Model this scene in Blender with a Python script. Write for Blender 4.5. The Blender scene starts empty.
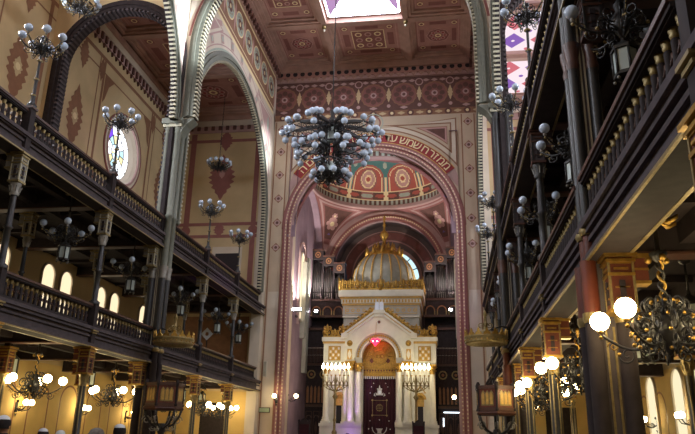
import bpy, bmesh, math, random
from mathutils import Vector, Matrix
random.seed(7)
PI = math.pi
sc = bpy.context.scene
C = sc.collection

# ------------------------------------------------------------------ materials
def lin(h):
    h = h.lstrip('#')
    r = []
    for i in (0, 2, 4):
        c = int(h[i:i+2], 16) / 255
        r.append(c / 12.92 if c <= .04045 else ((c + .055) / 1.055) ** 2.4)
    return (r[0], r[1], r[2], 1)
MATS = {}
def mat(name, col, rough=.6, metal=0, noise=0, scale=3, col2=None, bump=0, spec=.5, emit=0, coat=0):
    m = bpy.data.materials.new(name); m.use_nodes = True
    nt = m.node_tree; b = nt.nodes['Principled BSDF']
    b.inputs['Base Color'].default_value = lin(col)
    b.inputs['Roughness'].default_value = rough
    b.inputs['Metallic'].default_value = metal
    b.inputs['Specular IOR Level'].default_value = spec
    b.inputs['Coat Weight'].default_value = coat
    if emit:
        b.inputs['Emission Color'].default_value = lin(col)
        b.inputs['Emission Strength'].default_value = emit
    if noise or col2 or bump:
        tc = nt.nodes.new('ShaderNodeTexCoord')
        n = nt.nodes.new('ShaderNodeTexNoise')
        n.inputs['Scale'].default_value = scale; n.inputs['Detail'].default_value = 5
        nt.links.new(tc.outputs['Object'], n.inputs['Vector'])
        r = nt.nodes.new('ShaderNodeValToRGB')
        c1 = lin(col); c2 = lin(col2) if col2 else tuple(max(0, x * (1 - noise)) for x in c1[:3]) + (1,)
        r.color_ramp.elements[0].position = .35; r.color_ramp.elements[1].position = .68
        r.color_ramp.elements[0].color = c2; r.color_ramp.elements[1].color = c1
        nt.links.new(n.outputs['Fac'], r.inputs['Fac'])
        nt.links.new(r.outputs['Color'], b.inputs['Base Color'])
        if bump:
            bp = nt.nodes.new('ShaderNodeBump'); bp.inputs['Strength'].default_value = bump
            nt.links.new(n.outputs['Fac'], bp.inputs['Height'])
            nt.links.new(bp.outputs['Normal'], b.inputs['Normal'])
    MATS[name] = m
    return m
mat('plaster', 'd2b98e', .85, noise=.16, scale=.8, bump=.05)
mat('plaster_east', 'cbb69c', .85, noise=.14, scale=.9)
mat('plaster_warm', 'dcbb74', .85, noise=.16, scale=.9)
mat('plaster_pale', 'd8cab6', .8, noise=.1, scale=1.2)
mat('plaster_rose', 'bd9b94', .85, noise=.12, scale=1.5)
mat('plaster_mauve', '9a7f88', .85, noise=.2, scale=1.3)
mat('paint_brown', '93694f', .8, noise=.15, scale=4)
mat('paint_darkbrown', '6e4a41', .8, noise=.2, scale=4)
mat('paint_rose', '9a645e', .8, noise=.12, scale=3)
mat('paint_red', '942c2e', .7, noise=.12, scale=4)
mat('dome_red', 'b05a4c', .75, noise=.1, scale=4)
mat('recess_grey', '75645f', .85, noise=.2, scale=1.5)
mat('paint_pink', 'c0948c', .8, noise=.1, scale=3)
mat('paint_violet', '6f5f92', .8, noise=.1, scale=3)
mat('paint_teal', '4f7f7c', .8, noise=.12, scale=4)
mat('paint_grey', 'a9b2a2', .8, noise=.12, scale=5)
mat('paint_black', '2a2224', .8)
mat('paint_cream', 'e8d5a6', .8)
mat('coffer', 'b18276', .8, noise=.15, scale=3)
mat('frieze_brown', '6a483f', .8, noise=.2, scale=3)
mat('coffer_dark', '8c5a52', .8, noise=.15, scale=3)
mat('coffer_beam', 'b89484', .75, noise=.2, scale=2)
mat('wood', '3a3232', .7, spec=.15, noise=.3, scale=6, bump=.05)
mat('wood_brown', '55362a', .45, noise=.3, scale=5, bump=.05)
mat('wood_red', '6e3524', .45, noise=.3, scale=5)
mat('wood_tan', '97663f', .5, noise=.25, scale=4)
mat('iron', '3a3837', .42, metal=.35, noise=.2, scale=12)
mat('wood_beam', '5a5254', .85, noise=.25, scale=5, spec=.06)
mat('iron_light', '8f8a80', .45, metal=.2, noise=.25, scale=8)
mat('arch_green', '77786a', .6, noise=.2, scale=6)
mat('arch_tip', 'b5ad93', .6)
mat('gold', 'c39a4a', .38, metal=.8, noise=.35, scale=14, bump=.15)
mat('gold_dull', '9e8a5a', .45, metal=.5, noise=.35, scale=14)
mat('gold_paint', 'd1a550', .5, noise=.25, scale=10)
mat('marble', 'd9d4bf', .35, noise=.1, scale=2.5)
mat('marble_grey', 'b0ac9c', .4, noise=.18, scale=3)
mat('mosaic', 'cfa54c', .4, metal=.45, noise=.4, scale=12, bump=.2)
mat('velvet', '3a0f18', .95, noise=.3, scale=6)
mat('silver', 'c9c6c0', .35, metal=.6)
mat('dome_zinc', '9a9a8c', .45, metal=.25, noise=.2, scale=3)
mat('globe_off', 'b9c6d6', .18, spec=.6, coat=.4)
mat('lantern_glass', 'b5bfb9', .3)
mat('pipe', '8d8a86', .3, metal=.85, noise=.15, scale=6)
mat('floor_stone', '5a4a40', .6, noise=.3, scale=2)
mat('cloth_black', '17171a', .9)
mat('cloth_navy', '22283a', .9)
mat('cloth_white', 'dfe3ea', .85)
mat('skin', 'b98a70', .6)
mat('hair_dark', '2b2422', .85, noise=.4, scale=30)
mat('hair_grey', '8d8983', .85, noise=.4, scale=30)
mat('sign_green', '9fae8c', .5)
mat('speaker_grey', 'c9c3b4', .5)
def emis(name, col, s):
    m = bpy.data.materials.new(name); m.use_nodes = True
    nt = m.node_tree; nt.nodes.clear()
    o = nt.nodes.new('ShaderNodeOutputMaterial'); e = nt.nodes.new('ShaderNodeEmission')
    e.inputs['Color'].default_value = lin(col); e.inputs['Strength'].default_value = s
    nt.links.new(e.outputs[0], o.inputs[0]); MATS[name] = m; return m
emis('globe_lit', 'ffe6b0', 30)
emis('flame', 'fff0c8', 24)
emis('spot_lit', 'f4f4ff', 40)
emis('eternal_red', 'ff2038', 5)
emis('eternal_core', 'ffd8d8', 12)
emis('exit_white', 'e8f4ff', 3)
emis('sky_glass', 'e9edff', 15)
emis('sky_glass_pink', 'c39acb', .72)
emis('lay_violet', '8a62b4', .8)
emis('lay_white', 'f3dfe6', .85)
emis('lay_red', 'd0707a', .8)
emis('window_warm', 'f3dcb4', 1.0)
emis('window_ground', 'efe0b8', .9)
emis('window_blue', '8ea2ff', .8)
emis('rose_white', 'f4f6ff', 2.5)
emis('rose_violet', '7a4cff', 1.2)
emis('rose_yellow', 'ffeeb4', 1.0)
emis('rose_cyan', 'c4ecfa', 1.0)
emis('east_rose', 'f2f4ff', 26)
emis('violet_led', 'a060ff', 30)

# ------------------------------------------------------------------ mesh builder
def frame(o, u, v, n):
    o, u, v, n = Vector(o), Vector(u), Vector(v), Vector(n)
    return lambda a, b, c=0: o + u * a + v * b + n * c
ID = frame((0, 0, 0), (1, 0, 0), (0, 1, 0), (0, 0, 1))
class MB:
    def __init__(s):
        s.v = []; s.f = []; s.m = []; s.sm = []; s.names = []
    def mi(s, n):
        if n not in s.names: s.names.append(n)
        return s.names.index(n)
    def add(s, vs, fs, m, sm=False):
        k = len(s.v); s.v += [tuple(p) for p in vs]; i = s.mi(m)
        for f in fs:
            s.f.append([k + a for a in f]); s.m.append(i); s.sm.append(sm)
    def poly(s, pts, m): s.add(pts, [list(range(len(pts)))], m)
    def box(s, x0, x1, y0, y1, z0, z1, m, F=ID):
        vs = [F(x, y, z) for z in (z0, z1) for y in (y0, y1) for x in (x0, x1)]
        s.add(vs, [(0,2,3,1),(4,5,7,6),(0,1,5,4),(2,6,7,3),(0,4,6,2),(1,3,7,5)], m)
    def bar(s, a, b, w, h, m):      # rectangular bar from a to b
        a, b = Vector(a), Vector(b); t = (b - a).normalized()
        up = Vector((0, 0, 1)) if abs(t.z) < .9 else Vector((0, 1, 0))
        x = t.cross(up).normalized() * w / 2; y = x.cross(t).normalized() * h / 2
        vs = [p + i * x + j * y for p in (a, b) for i, j in ((-1,-1),(1,-1),(1,1),(-1,1))]
        s.add(vs, [(0,1,2,3),(7,6,5,4),(0,4,5,1),(1,5,6,2),(2,6,7,3),(3,7,4,0)], m)
    def lathe(s, prof, seg, m, c=(0, 0, 0), F=None, sm=True, a0=0, a1=2*PI):
        c = Vector(c); n = len(prof); full = abs(a1 - a0 - 2*PI) < 1e-6
        cols = seg if full else seg + 1; vs = []
        for j in range(cols):
            a = a0 + (a1 - a0) * j / seg
            for r, z in prof:
                p = Vector((r * math.cos(a), r * math.sin(a), z)) + c
                vs.append(F(*p) if F else p)
        fs = []
        for j in range(seg):
            j2 = (j + 1) % cols
            for k in range(n - 1):
                if prof[k][0] < 1e-6 and prof[k+1][0] < 1e-6: continue
                fs.append((j*n+k, j2*n+k, j2*n+k+1, j*n+k+1))
        s.add(vs, fs, m, sm)
    def sph(s, c, r, m, seg=14, rings=9, sx=1, sy=1, sz=1):
        prof = [(r * math.sin(PI * k / rings), -r * math.cos(PI * k / rings)) for k in range(rings + 1)]
        c = Vector(c)
        s.lathe([(max(a, 1e-4), b) for a, b in prof], seg, m, F=lambda x, y, z: c + Vector((x*sx, y*sy, z*sz)))
    def tube(s, pts, r, m, seg=6, closed=False):
        pts = [Vector(p) for p in pts]; n = len(pts)
        rs = r if isinstance(r, (list, tuple)) else [r] * n
        vs = []; prev = None
        for i, p in enumerate(pts):
            if closed: t = pts[(i+1) % n] - pts[i-1]
            else: t = pts[min(i+1, n-1)] - pts[max(i-1, 0)]
            t.normalize()
            if prev is None:
                x = t.cross(Vector((0, 0, 1)))
                if x.length < .1: x = t.cross(Vector((0, 1, 0)))
            else: x = prev - t * prev.dot(t)
            x.normalize(); y = t.cross(x); prev = x
            for k in range(seg):
                a = 2 * PI * k / seg
                vs.append(p + (x * math.cos(a) + y * math.sin(a)) * rs[i])
        fs = []
        for i in range(n if closed else n - 1):
            i2 = (i + 1) % n
            for k in range(seg):
                k2 = (k + 1) % seg
                fs.append((i*seg+k, i*seg+k2, i2*seg+k2, i2*seg+k))
        if not closed:
            fs.append(tuple(range(seg))); fs.append(tuple(reversed(range((n-1)*seg, n*seg))))
        s.add(vs, fs, m, seg > 4)
    def prism(s, pts, c0, c1, m, F=ID):
        n = len(pts)
        vs = [F(a, b, c0) for a, b in pts] + [F(a, b, c1) for a, b in pts]
        fs = [tuple(range(n)), tuple(range(2*n-1, n-1, -1))] + [(i, (i+1) % n, n+(i+1) % n, n+i) for i in range(n)]
        s.add(vs, fs, m)
    def arc(s, F, uc, vc, r0, r1, c0, c1, m, a0=0, a1=PI, seg=32):   # curved bar with depth
        vs = []; fs = []
        for i in range(seg + 1):
            a = a0 + (a1 - a0) * i / seg; x, y = math.cos(a), math.sin(a)
            vs += [F(uc+r0*x, vc+r0*y, c0), F(uc+r1*x, vc+r1*y, c0), F(uc+r1*x, vc+r1*y, c1), F(uc+r0*x, vc+r0*y, c1)]
        for i in range(seg):
            k = 4 * i
            for j in range(4):
                j2 = (j + 1) % 4
                fs.append((k+j, k+j2, k+4+j2, k+4+j))
        fs += [(0,1,2,3), (4*seg, 4*seg+3, 4*seg+2, 4*seg+1)]
        s.add(vs, fs, m)
    # ---- flat painted figures on a surface
    def rect(s, F, u0, u1, v0, v1, c, m): s.add([F(u0,v0,c), F(u1,v0,c), F(u1,v1,c), F(u0,v1,c)], [(0,1,2,3)], m)
    def band(s, F, uc, vc, r0, r1, c, m, a0=0, a1=2*PI, seg=40):
        vs = []; fs = []
        for i in range(seg + 1):
            a = a0 + (a1 - a0) * i / seg; x, y = math.cos(a), math.sin(a)
            vs += [F(uc+r0*x, vc+r0*y, c), F(uc+r1*x, vc+r1*y, c)]
        for i in range(seg): fs.append((2*i, 2*i+1, 2*i+3, 2*i+2))
        s.add(vs, fs, m)
    def disc(s, F, uc, vc, r, c, m, seg=20, ru=1, rv=1, rot=0):
        s.poly([F(uc+ru*r*math.cos(rot+2*PI*i/seg), vc+rv*r*math.sin(rot+2*PI*i/seg), c) for i in range(seg)], m)
    def outline(s, F, u0, u1, v0, v1, w, c, m):
        s.rect(F, u0, u1, v0, v0+w, c, m); s.rect(F, u0, u1, v1-w, v1, c, m)
        s.rect(F, u0, u0+w, v0+w, v1-w, c, m); s.rect(F, u1-w, u1, v0+w, v1-w, c, m)
    def shape(s, F, uc, vc, pts, k, c, m, flip=1):
        s.poly([F(uc+flip*a*k, vc+b*k, c) for a, b in pts], m)
    def orn(s, F, uc, vc, w, h, c, m, n=3):      # symmetric lobed arabesque
        R = []
        N = 44
        for i in range(N + 1):
            t = i / N; e = math.sin(PI * t)
            r = w / 2 * (e ** 1.25) * (.86 + .14 * math.cos(2 * PI * (2*n + 1) * (t - .5))) + .01
            R.append((r, (t - .5) * h))
        s.add([F(uc - r, vc + z, c) for r, z in R] + [F(uc + r, vc + z, c) for r, z in R],
              [(i, i+1, N+2+i, N+1+i) for i in range(N)], m)
    def build(s, name, parent=None, loc=None):
        me = bpy.data.meshes.new(name)
        me.from_pydata(s.v, [], s.f)
        for n in s.names: me.materials.append(MATS[n])
        me.polygons.foreach_set('material_index', s.m)
        me.polygons.foreach_set('use_smooth', s.sm)
        bm = bmesh.new(); bm.from_mesh(me)
        bmesh.ops.recalc_face_normals(bm, faces=bm.faces)
        bm.to_mesh(me); bm.free(); me.update()
        o = bpy.data.objects.new(name, me); C.objects.link(o)
        if parent: o.parent = parent
        if loc: o.location = loc
        return o
def tag(o, label=None, cat=None, group=None, kind=None):
    if label: o['label'] = label
    if cat: o['category'] = cat
    if group: o['group'] = group
    if kind: o['kind'] = kind
    return o
def thing(name, label, cat, loc=(0, 0, 0), rz=0, group=None, kind='thing'):
    o = bpy.data.objects.new(name, None); C.objects.link(o)
    o.empty_display_size = .2
    o.location = loc; o.rotation_euler = (0, 0, rz)
    return tag(o, label, cat, group, kind)
def struct(mb, name): return tag(mb.build(name), kind='structure')
KIDS = {}
def dup(root, loc, label, rz=None, sx=None):
    r = root.copy(); C.objects.link(r); r.location = loc
    if rz is not None: r.rotation_euler = (0, 0, rz)
    r['label'] = label
    for ch in root.children:
        c = ch.copy(); C.objects.link(c); c.parent = r
        for g in ch.children:
            d = g.copy(); C.objects.link(d); d.parent = c
    return r
ORD = ['first', 'second', 'third', 'fourth', 'fifth', 'sixth', 'seventh', 'eighth', 'ninth']

# ------------------------------------------------------------------ dimensions
W = 6.1; A = 12.0; YE = 36.7; YB = -6.0; H = 23.7
ZL0, ZL1 = 4.0, 4.57       # lower gallery beam
ZU0, ZU1 = 8.13, 8.65      # upper gallery beam
RAIL = .66
POSTS = [31.6, 27.2, 18.4, 14.0, 4.95, .6]
PIERS = [22.8, 9.6]
LINES = [36.2, 31.6, 27.2, 22.8, 18.4, 14.0, 9.6, 4.95, .6]
BAYC = [29.6, 16.2, 3.0]
AC = 20.6                  # aisle ceiling
FE = frame((0, YE, 0), (1, 0, 0), (0, 0, 1), (0, -1, 0))

# ------------------------------------------------------------------ floor, outer walls
b = MB(); b.box(-A-.3, A+.3, YB-.3, 48.5, -.3, 0, 'floor_stone'); struct(b, 'floor')
b = MB(); b.box(-A-.3, A+.3, YB-.3, YB, 0, H+.5, 'plaster'); struct(b, 'wall_back')

RO, RG, DG = 1.62, 1.4, -.42      # opening, glass, depth of the splayed reveal
def rose(side, yc, zc, R, idx):
    """round stained window set deep in a splayed reveal of the outer aisle wall"""
    sx = -1 if side == 'left' else 1
    F = frame((sx*A, yc, zc), (0, 1, 0), (0, 0, 1), (-sx, 0, 0))
    b = MB(); N = 48; vs = []
    for i in range(N):
        a = 2*PI*i/N
        for r_, c in ((RO, 0), (RO-.06, -.12), (RO-.09, -.16), (RG+.05, DG+.08), (RG, DG)): vs.append(F(r_*math.cos(a), r_*math.sin(a), c))
    b.add(vs, [(5*i+k, 5*((i+1) % N)+k, 5*((i+1) % N)+k+1, 5*i+k+1) for i in range(N) for k in range(4)], 'plaster_pale')
    b.arc(F, 0, 0, RO, RO+.12, -.02, .1, 'plaster_rose', 0, 2*PI, 40); b.arc(F, 0, 0, RO+.12, RO+.3, -.02, .05, 'plaster_pale', 0, 2*PI, 40); b.arc(F, 0, 0, RO+.3, RO+.37, -.02, .08, 'paint_rose', 0, 2*PI, 40)
    o = struct(b, 'window_%d' % idx)
    F = frame(F(0, 0, DG), (0, 1, 0), (0, 0, 1), (-sx, 0, 0)); R = RG
    g = MB()
    rr = [0, .3, .62, 1.0]; pal = ['rose_white', 'rose_white', 'rose_yellow', 'rose_cyan']
    for k in range(12):
        a0, a1 = 2*PI*k/12, 2*PI*(k+1)/12
        for j in range(3):
            m = pal[(k*5 + j*3) % 4] if j < 2 else ('rose_violet' if k in (4, 5, 6, 7) else 'rose_white')
            g.band(F, 0, 0, max(.01, rr[j]*R), rr[j+1]*R-.02, .03, m, a0+.015, a1-.015, 5)
    g.build('pane', o)
    t = MB()
    for k in range(12):
        a = 2*PI*k/12
        p = F(.3*R*math.cos(a), .3*R*math.sin(a), .05); q = F(R*math.cos(a), R*math.sin(a), .05)
        t.tube([p, q], .022, 'iron', 5)
    for r_ in (.3, .62): t.tube([F(r_*R*math.cos(2*PI*k/30), r_*R*math.sin(2*PI*k/30), .05) for k in range(30)], .022, 'iron', 5, True)
    t.build('tracery', o)

def arched_window(F, uc, v0, w, h, idx, m):
    b = MB(); r = w/2
    b.arc(F, uc, v0+h-r, r, r+.07, -.02, .09, 'plaster_pale', 0, PI, 20)
    for s in (-1, 1): b.box(uc+s*r-(0 if s > 0 else .07), uc+s*r+(.07 if s > 0 else 0), v0, v0+h-r, -.02, .09, 'plaster_pale', F)
    b.box(uc-r-.1, uc+r+.1, v0-.1, v0, -.02, .14, 'plaster_pale', F)
    o = struct(b, 'window_%d' % idx)
    g = MB()
    pts = [(uc-r, v0), (uc+r, v0)] + [(uc+r*math.cos(PI*i/16), v0+h-r+r*math.sin(PI*i/16)) for i in range(17)]
    g.poly([F(x, y, .03) for x, y in pts], m)
    g.build('pane', o)
    return o
widx = 1
for side, sx in (('left', -1), ('right', 1)):
    F = frame((sx*A, 0, 0), (0, 1, 0), (0, 0, 1), (-sx, 0, 0))
    b = MB()
    cuts = sorted(BAYC); y = YB; Q = 2.2
    for yc in cuts:
        b.box(y, yc-Q, 0, H, -.3, 0, 'plaster', F); y = yc+Q
        b.box(yc-Q, y, 0, 15.25-Q, -.3, 0, 'plaster', F); b.box(yc-Q, y, 15.25+Q, H, -.3, 0, 'plaster', F)
        N = 48; vs = []
        for i in range(N):
            a = 2*PI*i/N; c, s_ = math.cos(a), math.sin(a); k = Q/max(abs(c), abs(s_))
            vs += [F(yc+RO*c, 15.25+RO*s_, 0), F(yc+k*c, 15.25+k*s_, 0)]
        b.add(vs, [(2*i, 2*i+1, 2*((i+1) % N)+1, 2*((i+1) % N)) for i in range(N)], 'plaster')
    b.box(y, YE, 0, H, -.3, 0, 'plaster', F)
    P = 'paint_brown'
    # painted framing bands, cornice and arabesques of the upper storey
    b.box(YB, YE, 19.55, 19.95, 0, .1, 'plaster_rose', F)
    b.box(YB, YE, 19.95, 20.3, 0, .22, 'plaster_pale', F)
    b.box(YB, YE, 20.3, AC, 0, .34, 'coffer_beam', F)
    y = YB
    while y < YE:
        b.box(y, y+.16, 19.6, 19.95, .02, .18, 'paint_darkbrown', F); b.prism([(y-.02, 19.6), (y+.18, 19.6), (y+.08, 19.35)], 0, .1, 'paint_darkbrown', F)
        y += .42
    b.rect(F, YB, YE, 18.85, 19.05, .01, P); b.rect(F, YB, YE, 18.2, 18.28, .01, P)
    for yc in BAYC:
        y0, y1 = yc-6.2, yc+6.2
        for s in (-1, 1):
            b.rect(F, yc+s*2.75-.09, yc+s*2.75+.09, 8.8, 18.85, .01, P); b.rect(F, yc+s*3.2-.04, yc+s*3.2+.04, 8.8, 18.85, .01, P)
            b.rect(F, yc+s*6.0-.12, yc+s*6.0+.12, 8.8, 18.85, .01, P)
            b.orn(F, yc+s*4.6, 15.0, 1.35, 3.2, .012, P, 4); b.orn(F, yc+s*4.6, 15.0, .6, .9, .02, 'plaster', 2); b.disc(F, yc+s*4.6, 15.0, .16, .026, 'paint_cream', 8)
            b.orn(F, yc+s*4.6, 11.2, .9, 1.8, .012, P, 3)
            b.orn(F, yc+s*4.6, 18.2, .8, 1.6, .012, P, 3)
            b.orn(F, yc+s*2.97, 18.3, .5, 1.3, .014, P, 3)
            b.shape(F, yc+s*2.6, 12.3, [(0, 0), (-.9*s, 0), (-.45*s, .45), (-.2*s, 1.2), (0, 1.5)], 1, .012, P)
            b.shape(F, yc+s*2.6, 18.2, [(0, 0), (-.9*s, 0), (-.45*s, -.45), (-.2*s, -1.2), (0, -1.5)], 1, .012, P)
        b.rect(F, yc-2.7, yc+2.7, 12.1, 12.25, .01, P)
    # dark dado and warm plaster of the ground floor aisle
    b.rect(F, YB, YE, 0, ZL0+.3, .004, 'plaster_warm')
    b.box(YB, YE, 0, 1.3, 0, .06, 'wood_brown', F)
    y = 1.5
    while y < YE:
        b.band(F, y, 2.9, .62, .7, .012, 'wood_tan', 0, PI, 16)
        for s in (-1, 1): b.rect(F, y+s*.66-.04, y+s*.66+.04, 1.3, 2.9, .012, 'wood_tan')
        y += 2.2
    struct(b, 'wall_%s' % side)
    for yc, R in ((29.6, 1.62), (16.2, 1.62), (3.0, 1.62)):
        rose(side, yc, 15.25, R, widx); widx += 1
    k = 0
    for line in LINES[:-1]:
        for s in (-1, 1):
            yc = line - 2.2 + s*.68 + .6
            if yc > 36 or yc < 9: continue
            arched_window(F, yc, 6.15, .86, 2.05, widx, 'window_warm'); widx += 1
    if side == 'right':
        for yc in (28.8, 25.5, 23.9):
            arched_window(F, yc, 1.7, 1.15, 2.5, widx, 'window_ground'); widx += 1

# ------------------------------------------------------------------ walls with arched openings
def arch_wall(b, F, u0, u1, v0, v1, uc, r, vs, c0, c1, m, seg=40, mi=None):
    b.box(u0, uc-r, v0, vs, c0, c1, m, F); b.box(uc+r, u1, v0, vs, c0, c1, m, F)
    pts = [(uc - r*math.cos(PI*i/seg), vs + r*math.sin(PI*i/seg)) for i in range(seg+1)]
    pl = [(u0, vs)] + pts + [(u1, vs)]
    for i in range(len(pl)-1):
        (a, p), (c, q) = pl[i], pl[i+1]
        b.add([F(a, p, c0), F(c, q, c0), F(c, v1, c0), F(a, v1, c0), F(a, p, c1), F(c, q, c1), F(c, v1, c1), F(a, v1, c1)],
              [(3,2,1,0), (4,5,6,7), (0,1,5,4), (2,3,7,6)], m if mi is None else mi)
def archivolt(b, F, uc, vs, r, vb, cf, cb, m1='arch_green', m2='arch_tip', w=.42, seg=44, pitch=.17):
    """moulded arch ring with a beaded dentil edge; cf front offset, cb back offset"""
    for (ra, rb, d) in ((r-.02, r+.12, .1), (r+.12, r+.24, .16), (r+.24, r+w, .07)):
        b.arc(F, uc, vs, ra, rb, cf-.03, cf+d, m1, 0, PI, seg)
        for s in (-1, 1):
            lo, hi = sorted((uc+s*ra, uc+s*rb)); b.box(lo, hi, vb, vs, cf-.03, cf+d, m1, F)
    b.arc(F, uc, vs, r-.1, r-.02, cb, cf+.02, 'paint_black', 0, PI, seg)
    for s in (-1, 1):
        lo, hi = sorted((uc+s*(r-.1), uc+s*(r-.02))); b.box(lo, hi, vb, vs, cb, cf+.02, 'paint_black', F)
    n = int(PI*r/pitch); dw = pitch*.23
    def dent(x, y, a):
        ca, sa = math.cos(a), math.sin(a)
        G = lambda p, q, c: F(x + p*ca - q*sa, y + p*sa + q*ca, c)
        b.box(-.08, .02, -dw, dw, cb+.02, cf+.1, m2, G)
    for i in range(n+1):
        a = PI*i/n; dent(uc + (r-.05)*math.cos(a), vs + (r-.05)*math.sin(a), a)
    v = vs - pitch
    while v > vb:
        dent(uc+r-.05, v, 0); dent(uc-r+.05, v, PI); v -= pitch

widx_trim = 1
for side, sx in (('left', -1), ('right', 1)):
    F = frame((sx*W, 0, 0), (0, 1, 0), (0, 0, 1), (-sx, 0, 0))
    b = MB()
    for yc in BAYC:
        arch_wall(b, F, yc-6.6, min(yc+6.6, YE) if yc > 20 else yc+6.6, ZU1+.1 if False else 13.2, H, yc, 6.0, 13.2, -.16, 0, 'plaster_pale')
        if yc > 20: b.box(36.2, YE, 0, H, -.55, 0, 'plaster_pale', F)
        # concentric painted bands over the arch
        for k, (r0, r1, m) in enumerate(((6.45, 6.55, 'paint_grey'), (6.68, 6.74, 'plaster_rose'), (7.26, 7.34, 'plaster_rose'), (7.6, 7.85, 'plaster_rose'), (8.1, 8.16, 'paint_pink'))):
            top = 20.35 - 13.2
            a0 = math.acos(min(1, 6.45/r1)) if r1 > 6.45 else 0
            b.band(F, yc, 13.2, r0, r1, .012, m, a0+.01, PI-a0-.01, 50) if r1 < top else None
            if r1 >= top:
                am = math.asin(top/r1)
                b.band(F, yc, 13.2, r0, r1, .012, m, a0+.01, am, 16); b.band(F, yc, 13.2, r0, r1, .012, m, PI-am, PI-a0-.01, 16)
        for i in range(9):
            a = PI*(.22 + .56*i/8); x, y = yc+7.0*math.cos(a), 13.2+7.0*math.sin(a)
            G = lambda p, q, c, x=x, y=y, a=a: F(x+p*math.cos(a)-q*math.sin(a), y+p*math.sin(a)+q*math.cos(a), c)
            b.rect(G, -.22, .22, -.2, .2, .02, 'plaster_rose'); b.rect(G, -.12, .12, -.1, .1, .026, 'paint_grey')
        for s in (-1, 1):
            T = [(6.3, 20.0), (2.9, 20.0), (6.3, 17.4)]
            for k, m in ((1, 'plaster_rose'), (.9, 'plaster_pale'), (.74, 'plaster_rose')):
                cx, cy = 5.2, 19.3
                b.poly([F(yc+s*(cx+(x-cx)*k), cy+(y-cy)*k, .014+.006*(1-k)*8) for x, y in T], m)
            b.orn(F, yc+s*5.5, 19.25, .5, 1.0, .03, 'paint_grey', 3)
            b.orn(F, yc+s*6.3, 16.6, .22, 1.0, .014, 'plaster_rose', 3)
        # frieze of medallions under the cornice
        b.rect(F, yc-6.55, yc+6.55, 20.5, 23.0, .012, 'paint_brown')
        b.rect(F, yc-6.55, yc+6.55, 20.35, 20.55, .02, 'paint_cream'); b.rect(F, yc-6.55, yc+6.55, 20.75, 20.82, .02, 'paint_cream')
        b.rect(F, yc-6.55, yc+6.55, 22.85, 23.0, .02, 'paint_cream')
        for i in range(8):
            y = yc + (i-3.5)*1.62 + .1
            b.disc(F, y, 21.85, .66, .02, 'paint_grey', 24); b.band(F, y, 21.85, .6, .68, .024, 'paint_cream')
            b.disc(F, y, 21.85, .3, .026, 'paint_darkbrown', 12)
            for q in range(8):
                a = q*PI/4; b.disc(F, y+.4*math.cos(a), 21.85+.4*math.sin(a), .07, .028, 'paint_brown', 6)
            b.disc(F, y, 21.85, .12, .03, 'paint_cream', 8)
            b.orn(F, y+.81, 21.85, .3, 1.9, .02, 'paint_pink', 3)
    b.box(YB, YE, 23.0, 23.25, 0, .14, 'coffer_beam', F); b.box(YB, YE, 23.25, 23.5, 0, .25, 'coffer', F); b.box(YB, YE, 23.5, H, 0, .4, 'coffer_beam', F)
    y = YB
    while y < YE:
        b.box(y, y+.2, 23.02, 23.36, .1, .3, 'paint_darkbrown', F); y += .44
    struct(b, 'wall_nave_%s' % side)
    for yc in BAYC[:2]:
        b = MB(); archivolt(b, F, yc, 13.2, 6.0, ZU1+RAIL if yc > 20 else 13.2, 0, -.14)
        struct(b, 'trim_%d' % widx_trim); widx_trim += 1

# transverse arches of nave and aisles
for y in PIERS:
    F = frame((0, y, 0), (1, 0, 0), (0, 0, 1), (0, -1, 0))
    b = MB(); arch_wall(b, F, -W+.02, W-.02, 13.3, H, 0, 5.5, 16.5, -.16, .16, 'plaster_pale', 48)
    for s in (-1, 1):
        b.poly([F(s*6.05, 13.6, .17), F(s*5.75, 16.6, .17), F(s*5.3, 18.8, .17), F(s*6.05, 18.8, .17)], 'plaster_pale')
        b.orn(F, s*5.6, 20.0, .5, 2.2, .172, 'plaster_rose', 3)
        b.prism([(s*5.4, 13.3), (s*6.1, 13.3), (s*6.1, 12.5), (s*5.9, 12.7), (s*5.7, 13.05)], -.27, .27, 'arch_green', F)
    for r0, r1, m in ((5.55, 5.7, 'paint_grey'), (5.95, 6.05, 'paint_rose')): b.band(F, 0, 16.5, r0, r1, .172, m, 0.1, PI-.1, 50)
    struct(b, 'wall_transverse' if y > 20 else 'wall_transverse_near')
    b = MB(); archivolt(b, F, 0, 16.5, 5.5, 13.4, .16, -.16, 'arch_green', 'arch_tip', .4, 52); struct(b, 'trim_%d' % widx_trim); widx_trim += 1
    for s in (-1, 1):
        b = MB(); arch_wall(b, F, *(sorted((s*12, s*6.4))), ZU1, AC, s*8.9, 2.5, 16.1, -.2, .2, 'plaster', 30)
        struct(b, 'wall_aisle_%s%s' % ('left' if s < 0 else 'right', '' if y > 20 else '_near'))
        b = MB(); archivolt(b, F, s*8.9, 16.1, 2.5, ZU1, .2, -.2, 'wood', 'wood_beam', .4, 28, .2)
        struct(b, 'trim_%d' % widx_trim); widx_trim += 1

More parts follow.
